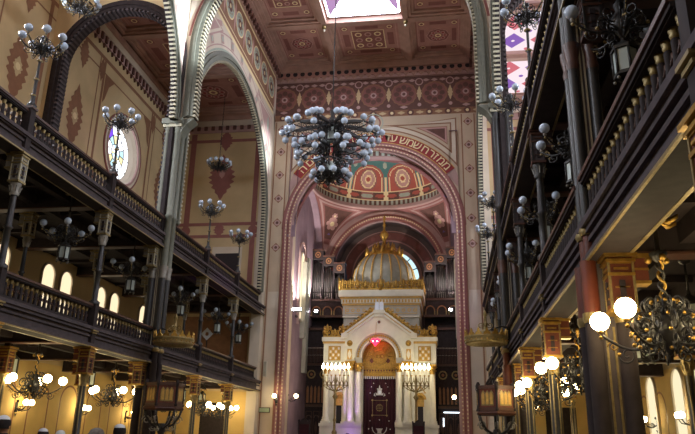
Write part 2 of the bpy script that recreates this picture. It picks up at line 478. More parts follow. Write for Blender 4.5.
# ------------------------------------------------------------------ ceilings
def coffer(b, x0, x1, y0, y1, z, var=0):
    F = frame((0, 0, z), (1, 0, 0), (0, 1, 0), (0, 0, -1))
    g = .17
    b.rect(F, x0, x1, y0, y1, 0, 'coffer')
    for lo, hi, d in ((0, g, .24), (g, 2*g, .12)):     # stepped moulding
        b.box(x0+lo, x0+hi, y0+lo, y1-lo, 0, d, 'coffer_beam', F); b.box(x1-hi, x1-lo, y0+lo, y1-lo, 0, d, 'coffer_beam', F)
        b.box(x0+hi, x1-hi, y0+lo, y0+hi, 0, d, 'coffer_beam', F); b.box(x0+hi, x1-hi, y1-hi, y1-lo, 0, d, 'coffer_beam', F)
    cx, cy = (x0+x1)/2, (y0+y1)/2; hx, hy = (x1-x0)/2-2*g, (y1-y0)/2-2*g
    b.outline(F, cx-hx*.93, cx+hx*.93, cy-hy*.93, cy+hy*.93, .05, .012, 'paint_pink')
    for sx in (-1, 1):
        b.rect(F, *sorted((cx+sx*hx*.62, cx+sx*hx*.82)), cy-hy*.38, cy+hy*.38, .012, 'coffer_dark')
        b.rect(F, cx-hx*.36, cx+hx*.36, *sorted((cy+sx*hy*.66, cy+sx*hy*.84)), .012, 'coffer_dark')
        for sy in (-1, 1):
            b.rect(F, *sorted((cx+sx*hx*.62, cx+sx*hx*.84)), *sorted((cy+sy*hy*.62, cy+sy*hy*.84)), .012, 'paint_rose')
            b.disc(F, cx+sx*hx*.72, cy+sy*hy*.73, .16, .02, 'paint_cream', 10); b.disc(F, cx+sx*hx*.72, cy+sy*hy*.73, .1, .024, 'coffer_dark', 8)
    r = min(hx, hy)
    if var:
        b.rect(F, cx-r*.56, cx+r*.56, cy-r*.56, cy+r*.56, .014, 'coffer_dark'); b.outline(F, cx-r*.58, cx+r*.58, cy-r*.58, cy+r*.58, .05, .02, 'paint_cream')
        for i in (-1, 0, 1):
            for j in (-1, 0, 1):
                b.disc(F, cx+i*r*.34, cy+j*r*.34, r*.13, .02, 'paint_pink' if (i+j) % 2 else 'paint_cream', 8); b.disc(F, cx+i*r*.34, cy+j*r*.34, r*.08, .026, 'coffer_dark', 8)
    else:
        b.disc(F, cx, cy, r*.52, .012, 'coffer_dark', 8, rot=PI/8); b.band(F, cx, cy, r*.5, r*.54, .02, 'paint_pink', seg=8)
        for k in range(8):
            a = 2*PI*k/8
            b.disc(F, cx+r*.3*math.cos(a), cy+r*.3*math.sin(a), r*.11, .02, 'paint_pink', 10); b.disc(F, cx+r*.3*math.cos(a), cy+r*.3*math.sin(a), r*.06, .024, 'paint_red', 8)
        b.disc(F, cx, cy, r*.15, .02, 'paint_cream', 10); b.disc(F, cx, cy, r*.08, .026, 'paint_rose', 8)
XS = [-5.75, -2.3, 2.25, 5.75]
b = MB()
pass
lights = []
for yc in BAYC:
    ys = [yc-6.15, yc-1.95, yc+2.5, yc+6.75] if yc > 20 else [yc-6.15, yc-2.2, yc+2.2, yc+6.15]
    for i in range(3):
        for j in range(3):
            if i == 1 and j == 1: lights.append((XS[1], XS[2], ys[1], ys[2])); continue
            coffer(b, XS[i]+.14, XS[i+1]-.14, ys[j]+.14, ys[j+1]-.14, H+.28, (i == 1) != (j == 1))
    for x in XS: b.box(x-.15, x+.15, ys[0], ys[3], H-.06, H+.3, 'coffer_beam')
    for y in ys: b.box(XS[0], XS[3], y-.15, y+.15, H-.02, H+.3, 'coffer_beam')
    for x in XS[1:3]:
        for y in ys[1:3]: b.sph((x, y, H-.16), .13, 'gold_dull', 10, 6); b.sph((x, y, H-.36), .07, 'marble', 8, 6)
struct(b, 'ceiling')
for (x0, x1, y0, y1) in lights:          # skylights: glazed lanterns let into the middle coffer
    F = frame((0, 0, H+.3), (1, 0, 0), (0, 1, 0), (0, 0, -1))
    b = MB(); b.outline(F, x0+.15, x1-.15, y0+.15, y1-.15, .12, .02, 'coffer_beam')
    cx, cy = (x0+x1)/2, (y0+y1)/2; hx, hy = (x1-x0)/2-.27, (y1-y0)/2-.27
    o = struct(b, 'window_%d' % widx); widx += 1
    g = MB(); t = 1.25; zt = -1.0
    cs = lambda i, j, k: F(cx+i*(hx-(t if k else 0)), cy+j*(hy-(t if k else 0)), zt if k else 0)
    g.poly([cs(-1, -1, 1), cs(1, -1, 1), cs(1, 1, 1), cs(-1, 1, 1)], 'sky_glass')
    for i in (-1, 1):
        g.poly([cs(-1, i, 0), cs(1, i, 0), cs(1, i, 1), cs(-1, i, 1)], 'sky_glass')
        A0, A1, B1, B0 = cs(i, -1, 0), cs(i, 1, 0), cs(i, 1, 1), cs(i, -1, 1)
        g.poly([A0, A1, B1, B0], 'sky_glass')
        q = lambda u, v: (A0*(1-u)+A1*u)*(1-v) + (B0*(1-u)+B1*u)*v + Vector((-i*.03, 0, -.03))
        for u0, u1 in ((.02, .48), (.52, .98)): g.poly([q(u0, .05), q(u1, .05), q(u1, .95), q(u0, .95)], 'sky_glass_pink')
    t_ = MB()
    for i in (-1, 1):
        for j in (-1, 1): t_.bar(cs(i, j, 0), cs(i, j, 1), .07, .07, 'iron_light')
        t_.bar(cs(-1, i, 1), cs(1, i, 1), .07, .07, 'iron_light'); t_.bar(cs(i, -1, 1), cs(i, 1, 1), .07, .07, 'iron_light')
    t_.build('glazing_bar', o)
    g.build('pane', o)
for side, sx in (('left', -1), ('right', 1)):
    b = MB(); b.box(*sorted((sx*6.4, sx*12)), YB, YE, AC+.3, AC+.45, 'coffer')
    for yc in BAYC:
        ys = [yc-6.3, yc-2.1, yc+2.1, min(yc+6.6, YE)]
        for j in range(3):
            if sx > 0: continue
            coffer(b, *sorted((sx*6.75, sx*11.6)), ys[j]+.14, ys[j+1]-.14, AC+.28, j % 2)
        for y in ys: b.box(*sorted((sx*6.6, sx*12)), y-.16, y+.16, AC-.05, AC+.3, 'coffer_beam')
    tag(b.build('ceiling_aisle_%s' % side), kind='structure')
    if sx < 0: continue
    for yc in BAYC:       # stained glass laylights of the right aisle
        ys = [yc-6.3, yc-2.1, yc+2.1, min(yc+6.6, YE)]
        for j in range(3):
            F = frame((9.2, (ys[j]+ys[j+1])/2, AC+.28), (1, 0, 0), (0, 1, 0), (0, 0, -1)); hy = (ys[j+1]-ys[j])/2-.2
            b = MB(); b.outline(F, -2.6, 2.6, -hy, hy, .3, .1, 'paint_pink'); o = struct(b, 'window_%d' % widx); widx += 1
            g = MB(); g.rect(F, -2.4, 2.4, -hy, hy, 0, 'lay_white')
            nx, ny = 3, 2; w, h = 4.4/nx, (2*hy-.6)/ny
            for i in range(nx):
                for k in range(ny):
                    u, v = -2.2+w*(i+.5), -hy+.3+h*(k+.5); m = 'lay_violet' if (i+k) % 2 else 'lay_red'
                    g.poly([F(u+w*.42, v, .01), F(u, v+h*.42, .01), F(u-w*.42, v, .01), F(u, v-h*.42, .01)], m); g.disc(F, u, v, .09, .016, 'lay_white', 8)
                    g.disc(F, u+w/2, v+h/2, .13, .01, 'lay_red' if m == 'lay_violet' else 'lay_violet', 8)
            g.build('pane', o)

# ------------------------------------------------------------------ east wall with the apse arch
RA = 4.62; VA = 13.2
b = MB()
arch_wall(b, FE, -W, W, 0, H, 0, RA, VA, -.7, 0, 'plaster_east', 60)
for s in (-1, 1):        # aisle end walls
    lo, hi = sorted((s*W, s*A)); b.box(lo, hi, 0, H, -.3, 0, 'plaster', FE)
    xc = s*9.1
    b.rect(FE, *sorted((s*6.5, s*11.9)), ZU1+.1, 12.8, .008, 'plaster')
    b.rect(FE, *sorted((s*6.6, s*11.9)), 13.6, 19.4, .008, 'plaster')
    for v0, v1 in ((12.75, 12.95), (13.5, 13.7), (18.9, 19.1)): b.rect(FE, *sorted((s*6.2, s*11.95)), v0, v1, .012, 'paint_rose')
    for x0, x1 in ((11.0, 11.35), (6.9, 7.2)): b.rect(FE, *sorted((s*x0, s*x1)), ZU1, 19.5, .014, 'paint_rose')
    b.orn(FE, xc-.1, 16.6, 1.7, 3.0, .016, 'paint_rose', 4); b.orn(FE, xc-.1, 16.8, .4, .6, .022, 'paint_pink', 3)
    b.orn(FE, xc, 13.25, .7, .9, .02, 'paint_rose', 2); b.orn(FE, xc, 19.0, .9, 1.4, .02, 'paint_rose', 3)
    for x0 in (11.17, 7.05): b.disc(FE, s*x0, 13.2, .3, .022, 'paint_rose', 10)
    b.box(*sorted((s*W, s*A)), 19.55, 19.95, 0, .1, 'plaster_rose', FE)
    b.box(*sorted((s*W, s*A)), 19.95, 20.3, 0, .22, 'plaster_pale', FE); b.box(*sorted((s*W, s*A)), 20.3, AC, 0, .34, 'coffer_beam', FE)
    x = 6.2
    while x < 12: b.box(*sorted((s*x, s*(x+.2))), 19.7, 19.95, .02, .18, 'paint_darkbrown', FE); x += .46
    b.rect(FE, *sorted((s*6.5, s*11.9)), 0, ZL0, .008, 'plaster_warm')
    # pale framed doorway of the upper gallery
    b.rect(FE, xc-.3, xc+1.5, ZU1, 12.2, .01, 'plaster_pale'); b.rect(FE, xc-.1, xc+1.3, ZU1, 11.8, .014, 'paint_black')
    b.rect(FE, xc-1.6, xc+2.2, 4.5, 8.1, .01, 'wood_tan')
    b.rect(FE, xc-.2, xc+1.3, 0, 3.4, .012, 'wood')
# cornice with bored disks
b.box(-W, W, 23.3, H, 0, .45, 'coffer_beam', FE); b.box(-W, W, 22.95, 23.3, 0, .3, 'coffer', FE); b.box(-W, W, 22.75, 22.95, 0, .18, 'plaster_rose', FE)
x = -5.8
while x < 6: b.disc(FE, x, 23.18, .15, .31, 'paint_black', 10); b.prism([(x-.16, 22.95), (x+.16, 22.95), (x, 22.72)], .15, .28, 'coffer_beam', FE); x += .46
# brown frieze
b.rect(FE, -W, W, 20.55, 22.75, .01, 'frieze_brown')
for x in range(-3, 4):
    X = x*1.85
    b.disc(FE, X, 21.6, .82, .014, 'coffer_dark', 8, rot=PI/8); b.band(FE, X, 21.6, .74, .82, .018, 'paint_brown', seg=8)
    for q in range(8): b.disc(FE, X+.45*math.cos(q*PI/4), 21.6+.45*math.sin(q*PI/4), .17, .018, 'frieze_brown', 8)
    b.disc(FE, X, 21.6, .2, .02, 'plaster_rose', 8); b.disc(FE, X, 21.6, .1, .024, 'paint_darkbrown', 8)
    for dx in (.93, -.93):
        if dx < 0 and x > -3: continue
        b.orn(FE, X+dx, 21.6, .3, 1.0, .02, 'plaster', 2); b.disc(FE, X+dx, 22.4, .18, .02, 'paint_darkbrown', 10); b.band(FE, X+dx, 22.4, .18, .25, .022, 'plaster_rose', seg=14)
        b.disc(FE, X+dx, 20.85, .12, .02, 'plaster_rose', 8)
    for dx in (-.5, 0, .5): b.orn(FE, X+dx, 22.5, .42, .2, .02, 'plaster_rose', 1)
    b.orn(FE, X, 20.72, .5, .2, .02, 'plaster_rose', 2)
b.rect(FE, -W, W, 20.15, 20.55, .014, 'paint_brown')
for x in range(-5, 6):
    X = x*1.12; b.disc(FE, X, 20.35, .22, .02, 'paint_darkbrown', 8, rot=PI/8); b.disc(FE, X, 20.35, .1, .026, 'paint_cream', 8)
    b.orn(FE, X+.56, 20.35, .5, .22, .02, 'plaster', 2)
# spandrel panels
for s in (-1, 1):
    for k, (x0, x1, y0, y1, m) in enumerate((( .75, 5.1, 14.9, 20.1, 'plaster_pale'),)): pass
    def tri(pad, m, c):
        r = 5.95 + pad; xr, yt = 5.05 - pad, 20.0 - pad
        pts = [(xr, yt)]
        a0 = math.acos(min(1, xr/r)); a1 = min(PI/2-.05, math.asin(min(1, (yt-VA-.02)/r)))
        if a1 <= a0: return
        pts += [(r*math.cos(a1-(a1-a0)*i/16), VA + r*math.sin(a1-(a1-a0)*i/16)) for i in range(17)]
        b.poly([FE(s*x, y, c) for x, y in pts], m)
    tri(.12, 'paint_brown', .012); tri(.2, 'plaster_pale', .016); tri(.42, 'paint_brown', .02); tri(.5, 'plaster_east', .024); tri(.66, 'paint_brown', .028); tri(.7, 'paint_pink', .032); tri(.8, 'paint_darkbrown', .036)
    b.rect(FE, *sorted((s*5.2, s*5.98)), 4, 20.1, .01, 'plaster_east')
    for u in (5.2, 5.94): b.rect(FE, *sorted((s*u, s*(u+.07))), 0, 20.1, .014, 'paint_brown')
    for i in range(8):
        v = 19.6 - i*1.5
        if v < 11: break
        b.disc(FE, s*5.6, v, .28, .018, 'paint_brown', 4); b.disc(FE, s*5.6, v, .18, .022, 'plaster_rose', 8); b.disc(FE, s*5.6, v, .09, .026, 'paint_darkbrown', 8)
    b.rect(FE, *sorted((s*5.3, s*5.9)), 3.2, 9.5, .012, 'plaster_pale')
b.band(FE, 0, 19.75, .38, .46, .03, 'paint_rose', seg=24); b.band(FE, 0, 19.75, .55, .62, .03, 'paint_grey', seg=24)
struct(b, 'wall_front')
# mouldings of the arch: red inscription band, rose rings, beads
b = MB()
b.arc(FE, 0, VA, 5.22, 5.3, -.05, .05, 'paint_rose', 0, PI, 60)
for s in (-1, 1):
    a = math.radians(36); P_ = lambda r_, a_: FE(s*r_*math.cos(a_), VA+r_*math.sin(a_), .03)
    b.poly([P_(5.3, a), P_(5.87, a), P_(5.75, a-.09), P_(5.42, a-.2)], 'plaster_rose')
for (r0, r1, d, m) in ((4.6, 4.72, .06, 'plaster_rose'), (4.72, 4.84, .16, 'paint_pink'), (4.84, 4.98, .1, 'paint_rose'), (4.98, 5.08, .2, 'paint_pink'), (5.08, 5.22, .12, 'paint_rose')):
    b.arc(FE, 0, VA, r0, r1, -.05, d, m, 0, PI, 60)
    for s in (-1, 1): b.box(*sorted((s*r0, s*r1)), 0, VA, -.05, d, m, FE)
for r_ in (4.78, 5.02):
    n = int(PI*r_/.2)
    for i in range(n+1):
        a = PI*i/n; p = FE(r_*math.cos(a), VA + r_*math.sin(a), .2); b.sph(p, .042, 'paint_cream', 6, 4)
    v = VA - .2
    while v > 1.5:
        for s in (-1, 1): p = FE(s*r_, v, .2); b.sph(p, .042, 'paint_cream', 6, 4)
        v -= .2
struct(b, 'trim_%d' % widx_trim); widx_trim += 1
# Hebrew verse painted on the red band
bandt = thing('arch_inscription', 'red band of gold Hebrew letters curving over the great arch', 'inscription', FE(0, VA, 0))
F0 = frame((0, 0, 0), (1, 0, 0), (0, 0, 1), (0, -1, 0))
b = MB(); b.arc(F0, 0, 0, 5.27, 5.87, .03, .07, 'paint_red', math.radians(36), math.radians(144), 60)
for r_ in (5.25, 5.85): b.arc(F0, 0, 0, r_, r_+.04, .03, .08, 'gold_paint', math.radians(36), math.radians(144), 60)
b.build('red_band', bandt)
cur = bpy.data.curves.new('tmp', 'FONT'); tmp = bpy.data.objects.new('tmp', cur); C.objects.link(tmp)
cur.size = .7; cur.extrude = .012
verse = [('ממזרח', [40, 44.6, 48.6, 52, 56.4]), ('שמש', [62, 66.6, 71]), ('עד', [77.2, 81.2]), ('מבואו', [87, 91.4, 95.4, 99, 102.5]),
         ('מהלל', [109, 113.6, 118, 122]), ('שם', [128, 132.6]), ("ה", [138.5])]
b = MB(); gi = b.mi('paint_cream')
for word, angs in verse:
    for ch, deg in zip(word, angs):
        cur.body = ch
        dg = bpy.context.evaluated_depsgraph_get(); ev = tmp.evaluated_get(dg); me = ev.to_mesh()
        if not len(me.vertices): continue
        xs = [v.co.x for v in me.vertices]; mx = (min(xs)+max(xs))/2
        a = math.radians(deg); t = (math.sin(a), -math.cos(a)); n_ = (math.cos(a), math.sin(a))
        k = len(b.v)
        for v in me.vertices:
            x, y = (v.co.x-mx)*1.05, v.co.y + 5.37
            b.v.append(tuple(F0(x*t[0] + y*n_[0], x*t[1] + y*n_[1], .085 + v.co.z)))
        for p in me.polygons:
            b.f.append([k+i for i in p.vertices]); b.m.append(gi); b.sm.append(False)
        ev.to_mesh_clear()
bpy.data.objects.remove(tmp)
b.build('lettering', bandt)

# ------------------------------------------------------------------ apse: side walls, pendentives, dome, back wall
R4 = 4.45; YC = 41.0; ZC0 = 12.85     # crossing half width, centre, spring level
y0, y1 = YE+.7, YC + R4
for s, nm in ((-1, 'left'), (1, 'right')):
    b = MB(); Fs = frame((s*4.9, 0, 0), (0, 1, 0), (0, 0, 1), (-s, 0, 0))
    b.box(YE+.6, 48.2, 0, 19, -.3, 0, 'plaster_mauve', Fs)
    b.rect(Fs, YE+.8, YE+1.0, 0, 13, .01, 'paint_rose'); b.rect(Fs, YE+1.8, YE+1.9, 4, 13, .01, 'plaster_rose')
    b.arc(Fs, YC-.3, 12.6, .75, .95, 0, .1, 'plaster_rose', 0, PI, 20)
    for q in (-1, 1): b.box(*sorted((YC-.3+q*.75, YC-.3+q*.95)), 8.2, 12.6, 0, .1, 'plaster_rose', Fs)
    b.box(YC-.15, YC+.2, 7.5, 12.3, 0, .3, 'marble_grey', Fs); b.box(YC+.7, YC+1.3, 5.5, 12.8, 0, .25, 'marble_grey', Fs)
    struct(b, 'wall_apse_%s' % nm)
    arched_window(Fs, YC-.3, 8.6, 1.0, 4.2, widx, 'window_ground' if False else 'window_warm'); widx += 1
b = MB()
def pend(F, m, off=0, k0=0., k1=1., tpad=0.):
    N, K = 14, 14; vs = []; fs = []
    for i in range(N+1):
        h = R4*(k0 + (k1-k0)*i/N)
        rho = math.sqrt(2*R4*R4 - h*h) - off
        t0 = math.acos(min(1, (R4-off*.0)/ (rho+off))); t1 = PI/2 - t0
        mid = PI/4; t0 = mid-(mid-t0)*(1-tpad); t1 = mid+(t1-mid)*(1-tpad)
        for j in range(K+1):
            t = t0 + (t1-t0)*j/K
            vs.append(F(rho*math.cos(t), rho*math.sin(t), h - off*.3))
    for i in range(N):
        for j in range(K):
            q = i*(K+1)+j; fs.append((q, q+1, q+K+2, q+K+1))
    b.add(vs, fs, m, True)
for qx in (-1, 1):
    for qy in (-1, 1):
        Fp = frame((0, YC, ZC0), (qx, 0, 0), (0, qy, 0), (0, 0, 1))
        pend(Fp, 'paint_rose'); pend(Fp, 'plaster_rose', .03, .3, .97, .16); pend(Fp, 'paint_rose', .045, .42, .95, .28); pend(Fp, 'paint_darkbrown', .06, .5, .93, .38)
        for hh, rr in ((.72, .62), (.83, .3)):
            h = R4*hh; rho = math.sqrt(2*R4*R4-h*h)-.1; p = Fp(rho*.7071, rho*.7071, h)
            n = (Vector((0, YC, ZC0)) - p).normalized(); u = n.cross(Vector((0, 0, 1))).normalized(); v = u.cross(n)
            G = frame(p, u, v, n)
            for q in range(6): b.disc(G, rr*.5*math.cos(q*PI/3), rr*.5*math.sin(q*PI/3), rr*.3, .02, 'paint_pink', 8)
            b.disc(G, 0, 0, rr*.3, .03, 'paint_cream', 8)
            if hh < .8: b.orn(G, 0, -1.0, .5, .7, .03, 'paint_violet', 3)
# walls over the side arches of the crossing
for s in (-1, 1):
    Fs = frame((s*R4, YC, 0), (0, 1, 0), (0, 0, 1), (-s, 0, 0))
    arch_wall(b, Fs, -R4, R4, 12.7, 19, 0, R4-.05, ZC0, -.5, -.02, 'plaster_mauve', 40)
# rear arch
FB = frame((0, YC+R4, 0), (1, 0, 0), (0, 0, 1), (0, -1, 0))
arch_wall(b, FB, -4.9, 4.9, 0, 19, 0, 3.75, 12.75, -.6, -.02, 'plaster_rose', 44)
for r0, r1, d, m in ((3.7, 3.85, .1, 'paint_rose'), (3.85, 3.97, .16, 'paint_pink'), (3.97, 4.15, .08, 'paint_rose'), (4.15, 4.3, .12, 'plaster_rose')):
    b.arc(FB, 0, 12.75, r0, r1, -.1, d, m, 0, PI, 44)
n = 70
for i in range(n+1):
    a = PI*i/n; p = FB(3.91*math.cos(a), 12.75+3.91*math.sin(a), .17); b.box(p.x-.04, p.x+.04, p.y-.03, p.y+.03, p.z-.04, p.z+.04, 'paint_cream')
struct(b, 'wall_apse_crossing')
b = MB(); FR = frame((0, 47.6, 0), (1, 0, 0), (0, 0, 1), (0, -1, 0))
b.box(-5.2, 5.2, 0, 19, -.3, 0, 'recess_grey', FR)
for r0, r1, m in ((4.0, 4.15, 'paint_darkbrown'), (4.9-.7, 4.5, 'coffer_dark'), (2.75, 3.3, 'coffer_dark'), (2.6, 2.7, 'paint_pink'), (3.35, 3.42, 'paint_pink')): b.band(FR, 0, 12.9, r0, r1, .012, m, 0, PI, 40)
for i in range(9):
    a = PI*i/8; b.disc(FR, 3.02*math.cos(a), 12.9+3.02*math.sin(a), .17, .02, 'paint_rose', 8)
b.box(-4.9, 4.9, 18.6, 18.8, 0, 2.0, 'plaster_mauve', FR)
b.arc(FR, 0, 12.9, 3.76, 4.6, 0, 2.0, 'recess_grey', 0, PI, 40)
struct(b, 'wall_apse_back')
# fan light in the apse back wall
b = MB(); b.arc(FR, 0, 12.6, 2.2, 2.45, 0, .15, 'plaster_rose', 0, PI, 30)
for i in range(9):
    a = PI*i/8; b.bar(FR(.7*math.cos(a), 12.6+.7*math.sin(a), .06), FR(2.2*math.cos(a), 12.6+2.2*math.sin(a), .06), .06, .06, 'iron')
b.arc(FR, 0, 12.6, .65, .75, .02, .1, 'iron', 0, PI, 20)
o = struct(b, 'window_%d' % widx); widx += 1
g = MB()
for i in range(8):
    a0, a1 = PI*i/8, PI*(i+1)/8
    g.band(FR, 0, 12.6, 1.85, 2.2, .03, 'rose_cyan', a0, a1, 4); g.band(FR, 0, 12.6, .7, 1.85, .03, 'window_blue' if i % 2 else 'lay_white', a0, a1, 4)
g.build('pane', o)
# dome
ZD = ZC0 + R4
b = MB()
NT, NP = 320, 96
for j in range(NP):
    p0, p1 = PI/2*j/NP, PI/2*(j+1)/NP
    for i in range(NT):
        t0, t1 = 2*PI*i/NT, 2*PI*(i+1)/NT
        u = ((i+.5)/NT*10 + .5) % 1 - .5; ph = (j+.5)/NP          # 12 arched panels round the dome
        x = u*2.2; y = (ph-.16)/.3
        m = 'paint_teal'
        if ph < .05: m = 'paint_grey' if int(i/2) % 2 else 'frieze_brown'
        elif ph < .062: m = 'paint_cream'
        elif ph < .15:
            m = 'frieze_brown' if abs(u) > .16 else 'paint_rose'
            if abs(abs(u)-.47) < .03: m = 'paint_cream'
            if math.hypot(x, (ph-.105)*14) < .34: m = 'paint_grey'
            if math.hypot(abs(x)-.75, (ph-.105)*14) < .28: m = 'dome_red'
        elif ph < .16: m = 'paint_cream'
        elif ph > .54: m = 'paint_teal' if ph < .62 else 'paint_rose'
        else:
            arch = abs(x) < .98 and (y < .5 or math.hypot(x/.98, (y-.5)/.46) < 1)
            line = abs(x) < .86 and (y < .5 or math.hypot(x/.86, (y-.5)/.39) < 1)
            inner = abs(x) < .8 and (y < .5 or math.hypot(x/.8, (y-.5)/.36) < 1)
            if arch: m = 'dome_red'
            if line: m = 'paint_cream'
            if inner: m = 'dome_red'
            d = math.hypot(x, (y-.42)*1.35)
            if d < .56: m = 'paint_rose'
            if d < .46: m = 'paint_cream'
            if d < .4: m = 'paint_pink'
            if d < .22: m = 'paint_cream'
            if d < .12: m = 'dome_red'
            if not arch and y < .5: m = 'paint_cream' if abs(x) > 1.04 else 'paint_teal'
            if not arch and math.hypot(abs(x)-1.1, (y-.95)*1.3) < .16: m = 'paint_grey'
        def P(t, p): return ((R4-.06)*math.cos(p)*math.cos(t), YC + (R4-.06)*math.cos(p)*math.sin(t), ZD + .25 + .92*R4*math.sin(p))
        k = len(b.v); b.v += [P(t0, p0), P(t1, p0), P(t1, p1), P(t0, p1)]
        b.f.append([k, k+1, k+2, k+3]); b.m.append(b.mi(m)); b.sm.append(False)
b.lathe([(R4+.02, -.08), (R4-.05, -.04), (R4-.08, .06), (R4-.04, .12), (R4-.1, .2), (R4-.04, .27)], 96, 'plaster_rose', (0, YC, ZD))
struct(b, 'ceiling_dome')

# ------------------------------------------------------------------ galleries: floors and fascia beams
for side, s in (('left', -1), ('right', 1)):
    for lev, (z0, z1) in (('lower', (ZL0, ZL1)), ('upper', (ZU0, ZU1))):
        b = MB()
        b.box(*sorted((s*6.2, s*A)), YB, YE, z1-.03, z1+.12, 'wood')
        for y in LINES: b.box(*sorted((s*6.3, s*A)), y-.14, y+.14, z0+.12, z1-.02, 'wood'); b.box(*sorted((s*6.3, s*A)), y-.17, y+.17, z0+.1, z0+.14, 'wood_brown')
        for y in LINES[:-1]:
            for q in (-.9, .9): b.box(*sorted((s*6.6, s*11.8)), y-2.2+q-.07, y-2.2+q+.07, z1-.15, z1-.02, 'wood')
        for x in (7.4, 8.6, 10.2): b.box(*sorted((s*(x-.12), s*(x+.12))), YB, YE, z0+.25, z1-.02, 'wood')
        tag(b.build('floor_gallery_%s_%s' % (side, lev)), kind='structure')
        b = MB()
        X = lambda a, c: sorted((s*a, s*c))
        b.box(*X(6.12, 6.5), YB, YE, z0, z1, 'wood_beam')
        b.box(*X(6.04, 6.13), YB, YE, z0+.4, z1, 'wood_beam'); b.box(*X(5.99, 6.13), YB, YE, z1-.09, z1, 'wood_beam'); b.box(*X(6.07, 6.13), YB, YE, z0+.28, z0+.34, 'wood_beam')
        b.box(*X(6.02, 6.13), YB, YE, z0+.0, z0+.1, 'wood_beam'); b.box(*X(6.005, 6.04), YB, YE, z0-.012, z0+.022, 'gold_dull'); b.box(*X(6.48, 6.53), YB, YE, z0-.012, z0+.04, 'gold_dull')
        b.box(*X(6.045, 6.475), YB, YE, z0-.008, z0, 'wood')  # thin board added under the beam, its dark colour standing in for shade
        struct(b, 'trim_%d' % widx_trim); widx_trim += 1

# ================================================================== THINGS
def side_word(s): return 'left' if s < 0 else 'right'
def rank(y, s):     # counts from the ark wall
    return ORD[[round(v, 1) for v in POSTS].index(round(y, 1))]

# ------------------------------------------------------------------ balustrades
bm_ = MB()
bm_.box(-.06, .06, -.06, .06, 0, .07, 'wood')
bm_.lathe([(.045, .06), (.062, .12), (.048, .18), (.04, .3), (.044, .4), (.03, .44)], 8, 'wood')
bm_.lathe([(.034, .43), (.05, .455), (.04, .475), (.056, .5), (.052, .53), (.03, .54)], 8, 'gold_dull')
def balustrade(gilt):
    t = thing('balustrade', 'x', 'balustrade')
    L = 4.2
    b = MB(); b.box(-.12, .12, 0, L, .55, .6, 'wood'); b.box(-.15, .15, 0, L, .6, RAIL, 'wood_brown'); b.box(-.09, .09, 0, L, .5+.03, .55, 'wood'); b.build('handrail', t)
    b = MB(); b.box(-.1, .1, 0, L, -.01, .05, 'wood'); b.build('base_rail', t)
    b = MB(); n = 20; st = L/n      # scalloped fretwork between the balusters
    pts = []
    for i in range(n):
        for k in range(7):
            a = PI*k/6; pts.append((0, st*(i+.5) - st/2*math.cos(a), .3 - .09*math.sin(a) + .05))
    b.tube(pts, .017, 'iron_light' if gilt else 'wood_brown', 5); b.build('fretwork', t)
    m = None
    for i in range(n):
        if m is None: o = bm_.build('baluster', t); m = o
        else: o = m.copy(); C.objects.link(o); o.parent = t
        o.location = (0, st*(i+.5), 0)
    return t
bal0 = balustrade(False)
first = True
def sec_label(s, lev, i):
    where = ['between the end wall and first slender post', 'between the first and second slender posts', 'between second slender post and tall pier',
             'between tall pier and next nearer post', 'between the two posts nearer than the pier', 'just beyond the near pier', 'just this side of the near pier', 'over the viewer'][i]
    return 'dark balustrade, %s %s gallery, %s' % (side_word(s), lev, where)
for s in (-1, 1):
    for lev, z in (('lower', ZL1), ('upper', ZU1)):
        for i in range(8):
            ya, yb = LINES[i], LINES[i+1] if i+1 < len(LINES) else LINES[i]-4.4
            if s < 0 and yb < 9: continue
            if s > 0 and yb < (0 if lev == 'lower' else 5): continue
            loc = (-6.25 if s < 0 else 6.15, yb+.1 + (ya-yb-.2-4.2)/2, z)
            lab = sec_label(s, lev, i)
            if first: bal0.location = loc; bal0['label'] = lab; bal0['group'] = 'gallery balustrades'; first = False
            else: dup(bal0, loc, lab)

# ------------------------------------------------------------------ gallery posts
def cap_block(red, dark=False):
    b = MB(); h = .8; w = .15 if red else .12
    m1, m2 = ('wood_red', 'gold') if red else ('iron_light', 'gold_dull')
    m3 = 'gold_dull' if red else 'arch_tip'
    if dark: m1, m2, m3 = 'wood_beam', 'wood_brown', 'iron'  # right-hand upper capitals: shade put into darker colours
    b.box(-w, w, -w, w, .05, h, m1)
    for z0, z1, e in ((h-.05, h, .06), (h-.12, h-.08, .035), (.5, .54, .02), (.02, .07, .03), (.66, .69, .015)):
        b.box(-w-e, w+e, -w-e, w+e, z0, z1, m2)
    for q in (-1, 1):
        for x in (-w, w):
            b.box(x-.016, x+.016, q*w-.016, q*w+.016, .05, h-.1, m3)
        for z0, z1, hw in ((.14, .44, .035), (.58, .61, .09), (.2, .22, .09), (.34, .36, .09)):
            b.box(-hw, hw, q*w-.02, q*w+.02, z0, z1, m2 if z1-z0 < .1 else 'wood'); b.box(q*w-.02, q*w+.02, -hw, hw, z0, z1, m2 if z1-z0 < .1 else 'wood')
    b.box(w, w+.2, -w*.7, w*.7, .42, h, m1); b.box(w, w+.23, -w*.85, w*.85, h-.06, h, m2); b.box(w, w+.22, -w*.8, w*.8, .4, .44, m2); b.box(w, w+.21, -w*.74, w*.74, .58, .61, m2)
    return b
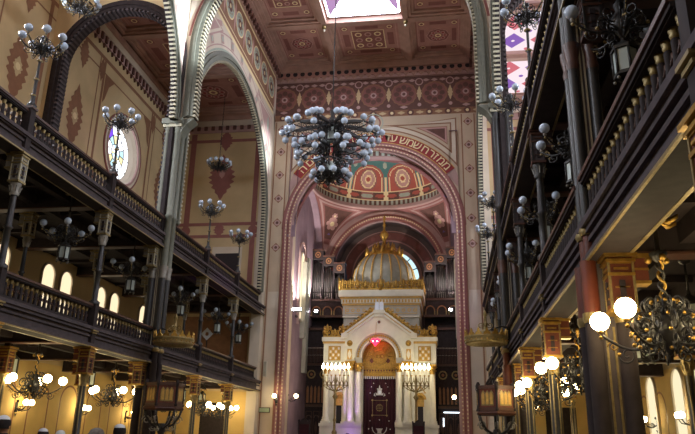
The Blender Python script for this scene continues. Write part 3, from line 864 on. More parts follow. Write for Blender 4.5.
def post(loc, label, slim=False, dark=False):
    t = thing('gallery_post', label, 'column', loc, group='inner gallery posts' if slim else 'slender gallery posts')
    r = .085 if slim else .1
    b = MB(); b.box(-.24, .24, -.24, .24, 0, .35, 'wood'); b.lathe([(.2, .35), (.21, .42), (.15, .5), (.17, .56), (r, .62)], 14, 'iron'); b.build('base', t)
    b = MB(); b.lathe([(r, .6), (r, 1.5), (r+.03, 1.55), (r, 1.6), (r*.92, 3.1)], 14, 'iron')
    for k in range(6):
        a = 2*PI*k/6; b.tube([(r*1.0*math.cos(a), r*math.sin(a), .65), (r*.93*math.cos(a), r*.93*math.sin(a), 3.05)], .016, 'gold_dull', 5)
    b.build('shaft', t)
    def cap(z, red):
        o = cap_block(red, dark and not red).build('capital', t); o.location = (0, 0, z)
        c = MB(); c.lathe([(r, -.3), (r+.015, -.24), (r+.005, -.2), (r+.03, -.06), (r+.035, .03)], 14, 'gold_dull' if red else 'iron' if dark else 'iron_light')
        for k in range(8):
            a = 2*PI*k/8; c.tube([((r+.01)*math.cos(a), (r+.01)*math.sin(a), -.2), ((r+.03)*math.cos(a), (r+.03)*math.sin(a), -.1), ((r+.055)*math.cos(a), (r+.055)*math.sin(a), -.06)], .014, 'gold_dull' if red else 'iron_light', 4)
        n = c.build('necking', o)
    if slim: cap_s = 1
    cap(ZL0-.8, True); cap(ZU0-.8, False)
    b = MB(); b.box(-.12, .12, -.1, .1, ZL0, ZL1+RAIL+.06, 'wood') if not slim else b.box(-.08, .08, -.08, .08, ZL0, ZL1, 'wood')
    if not slim:
        for z_, e in ((ZL0+.38, .03), (ZL0+.44, .06), (ZL0+.5, .025)): b.box(-.12-e, .12+e, -.1-e, .1+e, z_, z_+.04, 'gold_dull')
    b.lathe([(r+.05, ZL1+RAIL if not slim else ZL1), (r+.06, ZL1+RAIL+.08), (r-.02, ZL1+RAIL+.14), (r-.02, 6.2), (r+.02, 6.24), (r-.02, 6.28), (r-.03, ZU0-1.05)], 14, 'iron')
    b.build('upper_shaft', t)
    if not slim:
        b = MB(); b.box(-.12, .12, -.1, .1, ZU0, ZU1+RAIL+.05, 'wood'); b.box(-.15, .15, -.13, .13, ZU1+RAIL+.02, ZU1+RAIL+.08, 'wood_brown'); b.build('rail_post', t)
    return t
for s in (-1, 1):
    P0 = None
    for y in POSTS:
        if s < 0 and y < 13: continue
        if y < 4.9: continue
        k = rank(y, s)
        lab = 'slender iron post with block capitals, %s gallery front, %s from the ark wall' % (side_word(s), k)
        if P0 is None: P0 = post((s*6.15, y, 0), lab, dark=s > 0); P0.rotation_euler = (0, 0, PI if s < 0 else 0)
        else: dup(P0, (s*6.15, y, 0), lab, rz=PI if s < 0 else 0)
S0 = None
for s in (-1, 1):
    for y in LINES[1:7]:
        if s < 0 and y < 13: continue
        k = ORD[LINES.index(y)-1]
        lab = 'thin inner iron post set back under the %s galleries, %s from the ark wall' % (side_word(s), k)
        if S0 is None: S0 = post((s*8.65, y, 0), lab, True); S0.rotation_euler = (0, 0, PI)
        else: dup(S0, (s*8.65, y, 0), lab, rz=PI if s < 0 else 0)

# ------------------------------------------------------------------ clustered piers
def pier(loc, label, d, r, d2, r2, sx, dark):
    t = thing('clustered_pier', label, 'column', loc, group='clustered piers')
    top = 13.2; g = 'iron' if dark else 'arch_green'  # right-hand shafts get a darker colour in place of shade
    b = MB(); w = d2+r2+.06; b.box(-w, w, -w, w, 0, .5, 'wood'); b.box(-w+.06, w-.06, -w+.06, w-.06, .5, .62, 'wood_brown'); b.build('base', t)
    b = MB(); b.box(-d2, d2, -d2, d2, .6, 4.0, 'wood_beam'); b.box(-d*.95, d*.95, -d*.95, d*.95, 4.0, top, 'wood_beam'); b.build('core', t)
    sh = MB()
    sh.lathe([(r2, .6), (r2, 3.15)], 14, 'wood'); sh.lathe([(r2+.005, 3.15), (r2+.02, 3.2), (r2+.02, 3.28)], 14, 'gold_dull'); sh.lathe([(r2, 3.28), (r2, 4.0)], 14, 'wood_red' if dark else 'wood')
    up = MB()
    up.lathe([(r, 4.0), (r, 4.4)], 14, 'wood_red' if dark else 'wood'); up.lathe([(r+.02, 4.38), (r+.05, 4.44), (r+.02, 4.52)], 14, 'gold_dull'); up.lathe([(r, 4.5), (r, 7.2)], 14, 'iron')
    up.lathe([(r+.01, 7.0), (r+.02, 7.08), (r, 7.15), (r+.035, 7.35), (r+.04, 7.45)], 14, 'wood_brown' if dark else 'iron_light')
    up.lathe([(r, 7.45), (r, ZU1+RAIL), (r+.05, ZU1+RAIL+.05), (r, ZU1+RAIL+.1), (r, top-.5), (r+.03, top-.45), (r, top-.4), (r+.09, top-.05), (r+.09, top)], 14, g)
    for mb, dd in ((sh, d2), (up, d)):
        m = None
        for qx in (-1, 1):
            for qy in (-1, 1):
                if m is None: o = mb.build('shaft', t); m = o
                else: o = m.copy(); C.objects.link(o); o.parent = t
                o.location = (qx*dd, qy*dd, 0)
    b = MB()
    for q in (-1, 1):
        for u in (-.05, .05):
            b.box(u-.013, u+.013, q*(d2+.008)-.012, q*(d2+.008)+.012, .7, 3.1, 'gold_dull'); b.box(q*(d2+.008)-.012, q*(d2+.008)+.012, u-.013, u+.013, .7, 3.1, 'gold_dull')
        for u in (-.03, .03):
            b.box(u-.012, u+.012, q*d-.012, q*d+.012, 4.55, 12.6, 'arch_tip'); b.box(q*d-.012, q*d+.012, u-.012, u+.012, 4.55, 12.6, 'arch_tip')
    b.build('gilt_strip', t)
    for q in (-1, 1):
        for z, red in ((ZL0-.8, True), (ZU0-.8, False)):
            o = cap_block(red, dark and not red).build('capital', t); o.location = (sx*.12, q*(d2+r2+.16), z)
            if sx < 0: o.rotation_euler = (0, 0, PI)
    b = MB(); w = d+r+.1; b.box(-w, w, -w, w, top-.12, top+.1, 'arch_green'); b.box(-w+.05, w-.05, -w+.05, w-.05, top-.25, top-.12, 'arch_tip'); b.build('abacus', t)
    return t
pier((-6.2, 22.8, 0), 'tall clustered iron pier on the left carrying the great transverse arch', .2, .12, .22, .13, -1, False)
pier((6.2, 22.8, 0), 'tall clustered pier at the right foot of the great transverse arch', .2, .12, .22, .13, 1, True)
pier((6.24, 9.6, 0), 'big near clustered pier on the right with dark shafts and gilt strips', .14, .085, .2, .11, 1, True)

# ------------------------------------------------------------------ lamps: shared pieces
def scroll(b, x0, z0, r, turns, m, rad=.012, hand=1, az=0, start=0, seg=5):
    pts = []
    n = int(12*turns)
    for i in range(n+1):
        t = i/n; a = start + hand*2*PI*turns*t; rr = r*(1-t*.8)
        x = x0 + rr*math.cos(a); z = z0 + rr*math.sin(a)
        pts.append((x*math.cos(az), x*math.sin(az), z))
    b.tube(pts, rad, m, seg)
def globe_mesh(r, lit):
    b = MB(); b.sph((0, 0, 0), r, 'globe_lit' if lit else 'globe_off', 16, 10)
    return b
def put(mb, name, parent, spots, first=None):
    o0 = first
    for p in spots:
        if o0 is None: o = mb.build(name, parent); o0 = o
        else: o = o0.copy(); C.objects.link(o); o.parent = parent
        o.location = p
    return o0
def arm_mesh(R, z0, z1, m='iron', gilt='gold_dull', fil=True, lit=False):
    """one branch in the xz plane; rotated round z for each arm"""
    b = MB()
    pts = []
    for i in range(15):
        t = i/14; x = .05 + (R-.05)*t; z = z0 - .13*math.sin(PI*t) + (z1-.16-z0)*t**2
        pts.append((x, 0, z))
    b.tube(pts, .019, m, 6)
    if fil:
        scroll(b, R*.35, z0+.02, .13, 1.4, m, .012, 1, 0, PI); scroll(b, R*.62, z0-.16, .11, 1.4, m, .011, -1, 0, 0)
        scroll(b, R*.25, z0-.2, .1, 1.3, m, .011, 1, 0, 0); scroll(b, R*.82, z0-.05, .075, 1.3, gilt, .01, 1, 0, 0)
        b.sph((R*.5, 0, z0-.05), .03, gilt, 6, 4); b.sph((R*.75, 0, z0-.15), .026, gilt, 6, 4)
    b.lathe([(.014, -.16), (.04, -.14), (.02, -.11), (.05, -.07), (.06, -.06), (.03, -.05)], 8, gilt if lit else 'iron_light', (R, 0, z1))
    b.sph((R, 0, z1-.2), .028, gilt, 6, 4)
    return b
def arms(parent, n, R, z0, z1, phase=0, **k):
    o0 = None
    for i in range(n):
        if o0 is None: o = arm_mesh(R, z0, z1, **k).build('arm', parent); o0 = o
        else: o = o0.copy(); C.objects.link(o); o.parent = parent
        o.rotation_euler = (0, 0, phase + 2*PI*i/n)
    return [(R*math.cos(phase+2*PI*i/n), R*math.sin(phase+2*PI*i/n), z1) for i in range(n)]
def lantern_mesh(r, z0, z1, lit=False):
    b = MB(); n = 6
    b.lathe([(r*1.12, z1), (r*1.15, z1+.04), (r*.6, z1+.12), (r*.2, z1+.17), (.02, z1+.25)], n, 'iron', sm=False)
    b.lathe([(r*.6, z0-.05), (r*1.08, z0-.02), (r*1.08, z0+.03), (.01, z0+.03)], n, 'iron', sm=False)
    for k in range(n):
        a = 2*PI*k/n; x, y = r*math.cos(a), r*math.sin(a)
        b.tube([(x, y, z0), (x, y, z1)], .02, 'iron', 5); b.sph((x, y, z0-.07), .025, 'iron_light', 6, 4)
    return b
def lantern_parts(parent, r, z0, z1):
    l = lantern_mesh(r, z0, z1).build('lantern', parent)
    g = MB(); g.lathe([(r*.95, z0), (r*.95, z1)], 6, 'lantern_glass', sm=False); g.build('glass_panel', l)

# ------------------------------------------------------------------ candelabra on the upper balustrades
def candelabrum(loc, label):
    t = thing('candelabrum', label, 'lamp', loc, group='candelabra on the upper balustrades')
    b = MB(); b.lathe([(.12, 0), (.13, .06), (.07, .12), (.05, .3), (.07, .34), (.04, .4), (.04, .75), (.07, .8), (.035, .86), (.03, 1.3), (.06, 1.34), (.03, 1.4), (.025, 1.8)], 10, 'iron')
    for z in (.34, .8, 1.34): b.lathe([(.05, z-.03), (.085, z), (.05, z+.03)], 10, 'gold_dull')
    b.build('pole', t)
    b = MB(); b.lathe([(.03, 1.5), (.09, 1.6), (.12, 1.72), (.08, 1.85), (.05, 1.93), (.09, 2.0), (.02, 2.1)], 10, 'iron')
    for k in range(8): scroll(b, .14, 1.72, .12, 1.3, 'iron', .012, 1, 2*PI*k/8, PI); scroll(b, .12, 1.93, .08, 1.2, 'iron', .01, -1, 2*PI*k/8, PI)
    b.build('hub', t)
    sp = arms(t, 7, .52, 1.78, 2.02, .3)
    sp = [(x, y, z + .0) for x, y, z in sp]
    put(globe_mesh(.105, False), 'globe', t, sp)
    return t
cd = None
for s in (-1, 1):
    for y in (31.6, 27.2, 18.4, 14.0):
        loc = (s*6.12, y, ZU1+RAIL+.08)
        lab = 'unlit globe candelabrum on the %s upper balustrade, %s from the ark wall' % (side_word(s), ['first', 'second', 'third', 'fourth'][[31.6, 27.2, 18.4, 14.0].index(y)])
        if cd is None: cd = candelabrum(loc, lab)
        else: dup(cd, loc, lab, rz=.3*y)

# ------------------------------------------------------------------ chandeliers hanging below the galleries
def gallery_chandelier(loc, label):
    t = thing('gallery_chandelier', label, 'chandelier', loc, group='unlit chandeliers of the lower galleries')
    b = MB(); b.lathe([(.001, 0), (.16, 0), (.12, -.05), (.04, -.08), (.025, -.1), (.02, -.55), (.055, -.6), (.025, -.66), (.02, -1.0)], 10, 'iron')
    for k in range(4):
        a = 2*PI*k/4+.4; c, s_ = math.cos(a), math.sin(a)
        b.tube([(.05*c, .05*s_, -.06), (.14*c, .14*s_, -.1), (.22*c, .22*s_, -.07)], [.02, .03, .012], 'gold_dull', 5)
    b.build('stem', t)
    b = MB(); b.lathe([(.02, -.85), (.08, -.95), (.05, -1.05), (.14, -1.2), (.16, -1.3), (.08, -1.42), (.03, -1.5)], 12, 'iron')
    for k in range(8): scroll(b, .2, -1.15, .14, 1.4, 'iron', .012, 1, 2*PI*k/8+.2, PI); scroll(b, .2, -1.4, .1, 1.3, 'iron', .012, -1, 2*PI*k/8+.2, PI)
    b.build('hub', t)
    sp = arms(t, 5, .7, -1.3, -1.1, lit=False)
    put(globe_mesh(.105, False), 'globe', t, sp)
    lantern_parts(t, .17, -2.1, -1.72)
    return t
gc = None
for s, ys in ((-1, (35.6, 32.1, 27.25, 22.45, 18.0)), (1, (30.0, 25.7, 21.4, 17.1, 12.9, 8.8))):
    for i, y in enumerate(ys):
        x = -7.12 if s < 0 else 6.68
        lab = 'unlit chandelier with pale globes under the %s upper gallery, %s from the ark wall' % (side_word(s), ORD[i])
        loc = (x, y, ZU1-.04)
        if gc is None: gc = gallery_chandelier(loc, lab)
        else: dup(gc, loc, lab, rz=(-.3+.13*i) if s < 0 else (-.04 if y > 10 else -.45))

def lit_chandelier(loc, label):
    t = thing('lit_chandelier', label, 'chandelier', loc, group='lit chandeliers of the ground floor')
    b = MB(); b.lathe([(.001, 0), (.2, 0), (.14, -.05), (.05, -.09), (.03, -.14), (.03, -.64), (.11, -.68), (.09, -.74), (.03, -.8)], 12, 'iron')
    for k in range(3):
        a = 2*PI*k/3+.5; c, s_ = math.cos(a), math.sin(a)
        b.sph((.12*c, .12*s_, -.76), .045, 'gold', 8, 5)
    b.build('ceiling_rod', t)
    b = MB()
    for k in range(6):
        a = 2*PI*k/6+.2; c, s_ = math.cos(a), math.sin(a)
        b.tube([(.06*c, .06*s_, -.06), (.18*c, .18*s_, -.12), (.28*c, .28*s_, -.08), (.3*c, .3*s_, -.05)], [.02, .045, .03, .008], 'gold', 5)
    b.build('gilt_leaf_rose', t).location = (0, 0, -.2)
    b = MB()
    for q in range(2):
        b.tube([(.035*math.cos(q*PI+i*.55), .035*math.sin(q*PI+i*.55), -.42-i*.022) for i in range(26)], .02, 'gold' if q else 'iron', 5)
    b.build('twisted_stem', t)
    b = MB(); b.lathe([(.02, -.9), (.07, -.98), (.05, -1.06), (.12, -1.15), (.2, -1.3), (.16, -1.42), (.07, -1.5), (.04, -1.58), (.01, -1.62)], 12, 'iron')
    for k in range(10):
        az = 2*PI*k/10+.2
        scroll(b, .17, -1.02, .13, 1.5, 'iron', .014, 1, az, PI); scroll(b, .3, -1.25, .15, 1.5, 'iron', .014, -1, az, PI); scroll(b, .26, -1.47, .12, 1.4, 'iron', .013, 1, az, PI)
    for k in range(10):
        az = 2*PI*k/10; c, s_ = math.cos(az), math.sin(az)
        for rr, z in ((.15, -.98), (.3, -1.16), (.42, -1.36), (.22, -1.55)): b.sph((rr*c, rr*s_, z), .024, 'gold', 7, 5)
    b.build('hub', t)
    sp = arms(t, 5, .78, -1.42, -1.15, lit=True, gilt='gold')
    put(globe_mesh(.118, True), 'lit_globe', t, sp)
    for o in t.children:
        if o.name.split('.')[0] in ('twisted_stem', 'hub', 'arm', 'lit_globe'): o.location.z -= .3
    return t
lc = None; hl = None
for s, pts in ((-1, ((-7.6, 35.2), (-7.6, 32.3), (-7.75, 27.7), (-7.6, 23.1), (-7.75, 18.55))), (1, ((6.85, 29.8), (6.8, 25.2), (6.75, 21.3), (6.65, 18.6), (6.65, 14.1), (6.68, 8.45)))):
    for i, (x, y) in enumerate(pts):
        lab = 'lit chandelier with glowing warm globes under the %s lower gallery, %s from the ark wall' % (side_word(s), ORD[i])
        loc = (x, y, ZL1-.04)
        if lc is None: lc = lit_chandelier(loc, lab)
        else: dup(lc, loc, lab, rz=math.radians(6) if s > 0 else .3+.1*i)
        # pale glass lantern hung further back in the aisle
        loc = (s*(abs(x)+1.55), y+1.1, ZL1-.04) if y > 9 else (8.0, 11.5, ZL1-.04)
        lab = 'small hexagonal pale glass lantern hanging behind the %s lit chandelier of the %s aisle' % (ORD[i], side_word(s))
        if hl is None:
            hl = thing('hanging_lantern', lab, 'lantern', loc, group='aisle lanterns')
            b = MB(); b.tube([(0, 0, 0), (0, 0, -.5)], .018, 'iron', 6); b.lathe([(.1, 0), (.08, -.05), (.02, -.07)], 10, 'iron'); b.build('stem', hl)
            lantern_parts(hl, .2, -1.2, -.75)
        else: dup(hl, loc, lab)

# ------------------------------------------------------------------ ring chandeliers of the aisles
def ring_chandelier(loc, label, drop):
    t = thing('ring_chandelier', label, 'chandelier', loc, group='ring chandeliers in the aisle')
    b = MB(); n = int(drop/.16)
    for k in range(n):
        c = Vector((0, 0, -.16*k-.08)); x = Vector((.03, 0, 0)) if k % 2 else Vector((0, .03, 0))
        b.tube([c + x*math.cos(2*PI*i/8) + Vector((0, 0, .1*math.sin(2*PI*i/8))) for i in range(8)], .01, 'iron', 4, True)
    b.build('chain', t)
    b = MB(); z = -drop
    b.lathe([(.02, z+.1), (.08, z), (.05, z-.1), (.1, z-.25), (.12, z-.4), (.03, z-.6)], 10, 'iron')
    b.tube([(.45*math.cos(2*PI*k/36), .45*math.sin(2*PI*k/36), z-.35) for k in range(36)], .03, 'iron', 6, True)
    for k in range(12): scroll(b, .3, z-.38, .14, 1.4, 'iron', .013, 1, 2*PI*k/12, PI)
    b.build('ring_frame', t)
    sp = arms(t, 12, .62, z-.4, z-.2)
    put(globe_mesh(.115, False), 'globe', t, sp)
    return t
ring_chandelier((-8.45, 34.0, AC-.05), 'small ring chandelier hanging on a chain before the far end wall of the left aisle', 3.95)
ring_chandelier((-9.0, 19.6, AC-.05), 'ring chandelier cut by the top edge of the picture in the near left aisle', 3.55)

# ------------------------------------------------------------------ great nave chandelier
def grand(loc, label, drop):
    t = thing('great_chandelier', label, 'chandelier', loc)
    b = MB(); b.tube([(0, 0, 0), (0, 0, -drop)], .02, 'iron', 6); b.lathe([(.2, 0), (.15, -.1), (.02, -.15)], 10, 'gold_dull'); b.build('suspension_rod', t)
    z = -drop
    b = MB(); b.lathe([(.02, z+.6), (.1, z+.5), (.06, z+.3), (.16, z+.1), (.1, z-.1)], 12, 'iron')
    b.lathe([(.3, z-2.05), (.26, z-2.2), (.14, z-2.3), (.03, z-2.4)], 12, 'iron')
    for k in range(6):
        a = 2*PI*k/6; x, y = math.cos(a), math.sin(a)
        b.tube([(.14*x, .14*y, z+.1), (.26*x, .26*y, z-.1), (.3*x, .3*y, z-.8), (.26*x, .26*y, z-1.5)], .035, 'iron', 6)
    for zz, rr in ((-.1, .3), (-.8, .33), (-1.5, .32), (-2.05, .32)):
        b.tube([(rr*math.cos(2*PI*k/24), rr*math.sin(2*PI*k/24), z+zz) for k in range(24)], .035, 'iron', 6, True)
    for k in range(12):
        for zz, r_ in ((-.3, .2), (-1.1, .2), (-1.7, .18), (-2.15, .14)): scroll(b, .42, z+zz, r_, 1.5, 'iron', .02, 1 if k % 2 else -1, 2*PI*k/12, PI)
    b.build('cage', t)
    for za, zb, rr in ((-.75, -.2, .17), (-1.95, -1.6, .16)):
        l = MB(); l.lathe([(rr, z+za), (rr, z+zb)], 6, 'lantern_glass', sm=False); l.build('inner_lantern', t)
    g0 = None; arm0 = {}
    spots = []
    def tier(n, R, zt, cl, za, ph, drop_):
        o0 = None
        for i in range(n):
            if o0 is None:
                a = MB(); k = 12
                a.tube([(.2+(R-.2)*j/k, 0, za+(zt-za)*(j/k) + .12*math.sin(PI*j/k)) for j in range(k+1)], .03, 'iron', 6)
                a.bar((.25, 0, za+.02), (R*.85, 0, za+(zt-za)*.85+.04), .07, .11, 'iron')
                a.tube([(.2+(R-.2)*j/k, 0, za-.28+(zt-.1-za+.28)*(j/k)**1.3 - .1*math.sin(PI*j/k)) for j in range(k+1)], .022, 'iron', 6)
                m = int((R-.4)/.2)
                for j in range(m):
                    x = .4+.2*j; zc = za-.1+(zt-za)*(x/R); scroll(a, x, zc, .12, 1.3, 'iron', .014, 1 if j % 2 else -1, 0, PI/2*j)
                for (dx, dy, dz) in cl:
                    a.tube([(R, 0, zt), (R+dx*.6, dy*.6, zt+dz*.3-.06), (R+dx, dy, zt+dz-.1)], .016, 'iron', 5)
                    a.lathe([(.02, -.16), (.05, -.12), (.06, -.08), (.03, -.07)], 7, 'iron_light', (R+dx, dy, zt+dz))
                    a.sph((R+dx, dy, zt+dz-.2), .02, 'silver', 6, 4)
                o = a.build('arm', t); o0 = o
            else: o = o0.copy(); C.objects.link(o); o.parent = t
            an = ph + 2*PI*i/n; o.rotation_euler = (0, 0, an)
            for dx, dy, dz in cl:
                x, y = R+dx, dy
                spots.append((x*math.cos(an)-y*math.sin(an), x*math.sin(an)+y*math.cos(an), zt+dz))
    tier(10, 1.62, z-.4, ((.26, 0, .02), (.06, .25, .08), (.06, -.25, .08), (-.12, 0, .24), (.12, .02, -.3)), z-.1, .1, 0)
    tier(8, 1.2, z-1.15, ((.24, .06, .0), (.06, -.22, .06), (.02, .22, .12), (.1, 0, -.28)), z-1.0, .1+PI/8, 0)
    tier(10, .58, z-2.15, ((.12, .0, .04),), z-1.95, 0, 0)
    put(globe_mesh(.122, False), 'globe', t, spots)
    return t
grand((0.0, 22.8, 21.95), 'huge black nave chandelier with about a hundred pale globes hanging before the arch', 9.0)

# ------------------------------------------------------------------ raised platform before the ark
b = MB()
for k, (d, z) in enumerate(((0, .25), (.4, .5), (.8, .75), (1.2, 1.0))): b.box(-W, W, 34+d, 48, z-.25, z, 'floor_stone')
b.box(-4.85, 4.85, 37.5, 48, 1.0, 1.2, 'wood_brown')
struct(b, 'floor_platform')

# ------------------------------------------------------------------ pulpits and their canopies
def hexpts(r, rot=PI/6): return [(r*math.cos(rot+2*PI*k/6), r*math.sin(rot+2*PI*k/6)) for k in range(6)]
def pulpit(loc, label):
    t = thing('pulpit', label, 'pulpit', loc, group='pulpits')
    b = MB(); b.lathe([(.01, 0), (.62, 0), (.66, .06), (.6, .12), (.6, .16)], 6, 'wood_brown', sm=False, a0=PI/6, a1=PI/6+2*PI); b.build('floor_board', t)
    P = hexpts(.6); Q = [P[k] for k in range(6)]
    for k in range(6):
        (x0, y0_), (x1, y1_) = P[k], P[(k+1) % 6]
        L = math.hypot(x1-x0, y1_-y0_)
        u = Vector(((x1-x0)/L, (y1_-y0_)/L, 0)); n = Vector((u.y, -u.x, 0))
        G = frame((x0, y0_, .12), u, (0, 0, 1), n)
        b = MB(); b.box(0, L, 0, .7, -.05, 0, 'wood_red', G)
        b.box(0, L, .64, .74, -.07, .04, 'wood_brown', G); b.box(0, L, 0, .1, -.05, .03, 'wood_brown', G)
        for q in (.28, .5, .72):
            b.prism([(q*L-.07, .15), (q*L+.07, .15), (q*L+.07, .5), (q*L, .6), (q*L-.07, .5)], 0, .02, 'gold_dull', G)
            b.prism([(q*L-.045, .19), (q*L+.045, .19), (q*L+.045, .47), (q*L, .55), (q*L-.045, .47)], .015, .03, 'gold_paint', G)
        b.build('panel', t)
        b = MB(); p = G(0, 0, 0); b.lathe([(.05, 0), (.06, .05), (.035, .1), (.035, .6), (.06, .66), (.06, .78), (.03, .84)], 8, 'wood', (p.x, p.y, p.z)); b.build('corner_post', t)
    b = MB()
    for k in range(6):
        az = PI/6+2*PI*k/6; c, s_ = math.cos(az), math.sin(az)
        b.tube([(.58*c, .58*s_, 0), (.52*c, .52*s_, -.2), (.36*c, .36*s_, -.42), (.12*c, .12*s_, -.55)], .04, 'iron', 6)
        scroll(b, .5, -.3, .14, 1.5, 'iron_light', .022, 1, az, 0); scroll(b, .28, -.55, .1, 1.4, 'iron_light', .018, -1, az, 0)
    b.lathe([(.1, -.4), (.16, -.6), (.08, -.75), (.12, -.85), (.1, -1.1), (.1, -2.2), (.25, -2.38)], 12, 'iron'); b.build('bracket', t)
    return t
pp = pulpit((-5.1, 21.75, 2.4), 'hexagonal carved wooden pulpit below the gilt canopy at the left pier')
dup(pp, (5.5, 21.75, 2.4), 'hexagonal carved wooden pulpit below the gilt canopy at the right pier')
def canopy(loc, label):
    t = thing('pulpit_canopy', label, 'canopy', loc, group='pulpit canopies'); t.scale = (.86, .86, .8)
    b = MB(); b.lathe([(.01, .12), (.6, .1), (.7, 0), (.76, 0), (.78, .08), (.74, .16), (.8, .22), (.78, .3), (.66, .34), (.2, .5), (.01, .55)], 36, 'gold_dull')
    for k in range(24):
        a = 2*PI*k/24; b.sph((.775*math.cos(a), .775*math.sin(a), .12), .03, 'gold', 6, 4)
    b.build('dish', t)
    b = MB()
    for k in range(16):
        a = 2*PI*k/16; c, s_ = math.cos(a), math.sin(a)
        G = frame((.76*c, .76*s_, .28), (-s_, c, 0), (0, 0, 1), (c, s_, 0))
        b.prism([(-.13, 0), (.13, 0), (.1, .1), (.05, .12), (.04, .2), (0, .28), (-.04, .2), (-.05, .12), (-.1, .1)], -.02, .02, 'gold', G)
    b.build('cresting', t)
    b = MB(); b.lathe([(.25, .4), (.2, .5), (.08, .6), (.06, .75), (.1, .8), (.06, .85), (.05, 1.1), (.09, 1.16), (.01, 1.35)], 12, 'gold_dull')
    for k in range(4): scroll(b, .16, .75, .13, 1.3, 'gold_dull', .02, 1, PI/2*k, PI)
    b.build('finial', t)
    b = MB()
    b.tube([(0, 0, .5), (-.6 if loc[0] < 0 else .6, .3, .75), (-1.1 if loc[0] < 0 else .9, .9, .8)], .03, 'iron', 6)
    b.build('tie_bar', t)
    return t
canopy((-5.0, 21.8, 4.5), 'round gilt crown-like canopy hanging over the left pulpit')
canopy((5.3, 21.8, 4.55), 'round gilt crown-like canopy hanging over the right pulpit')

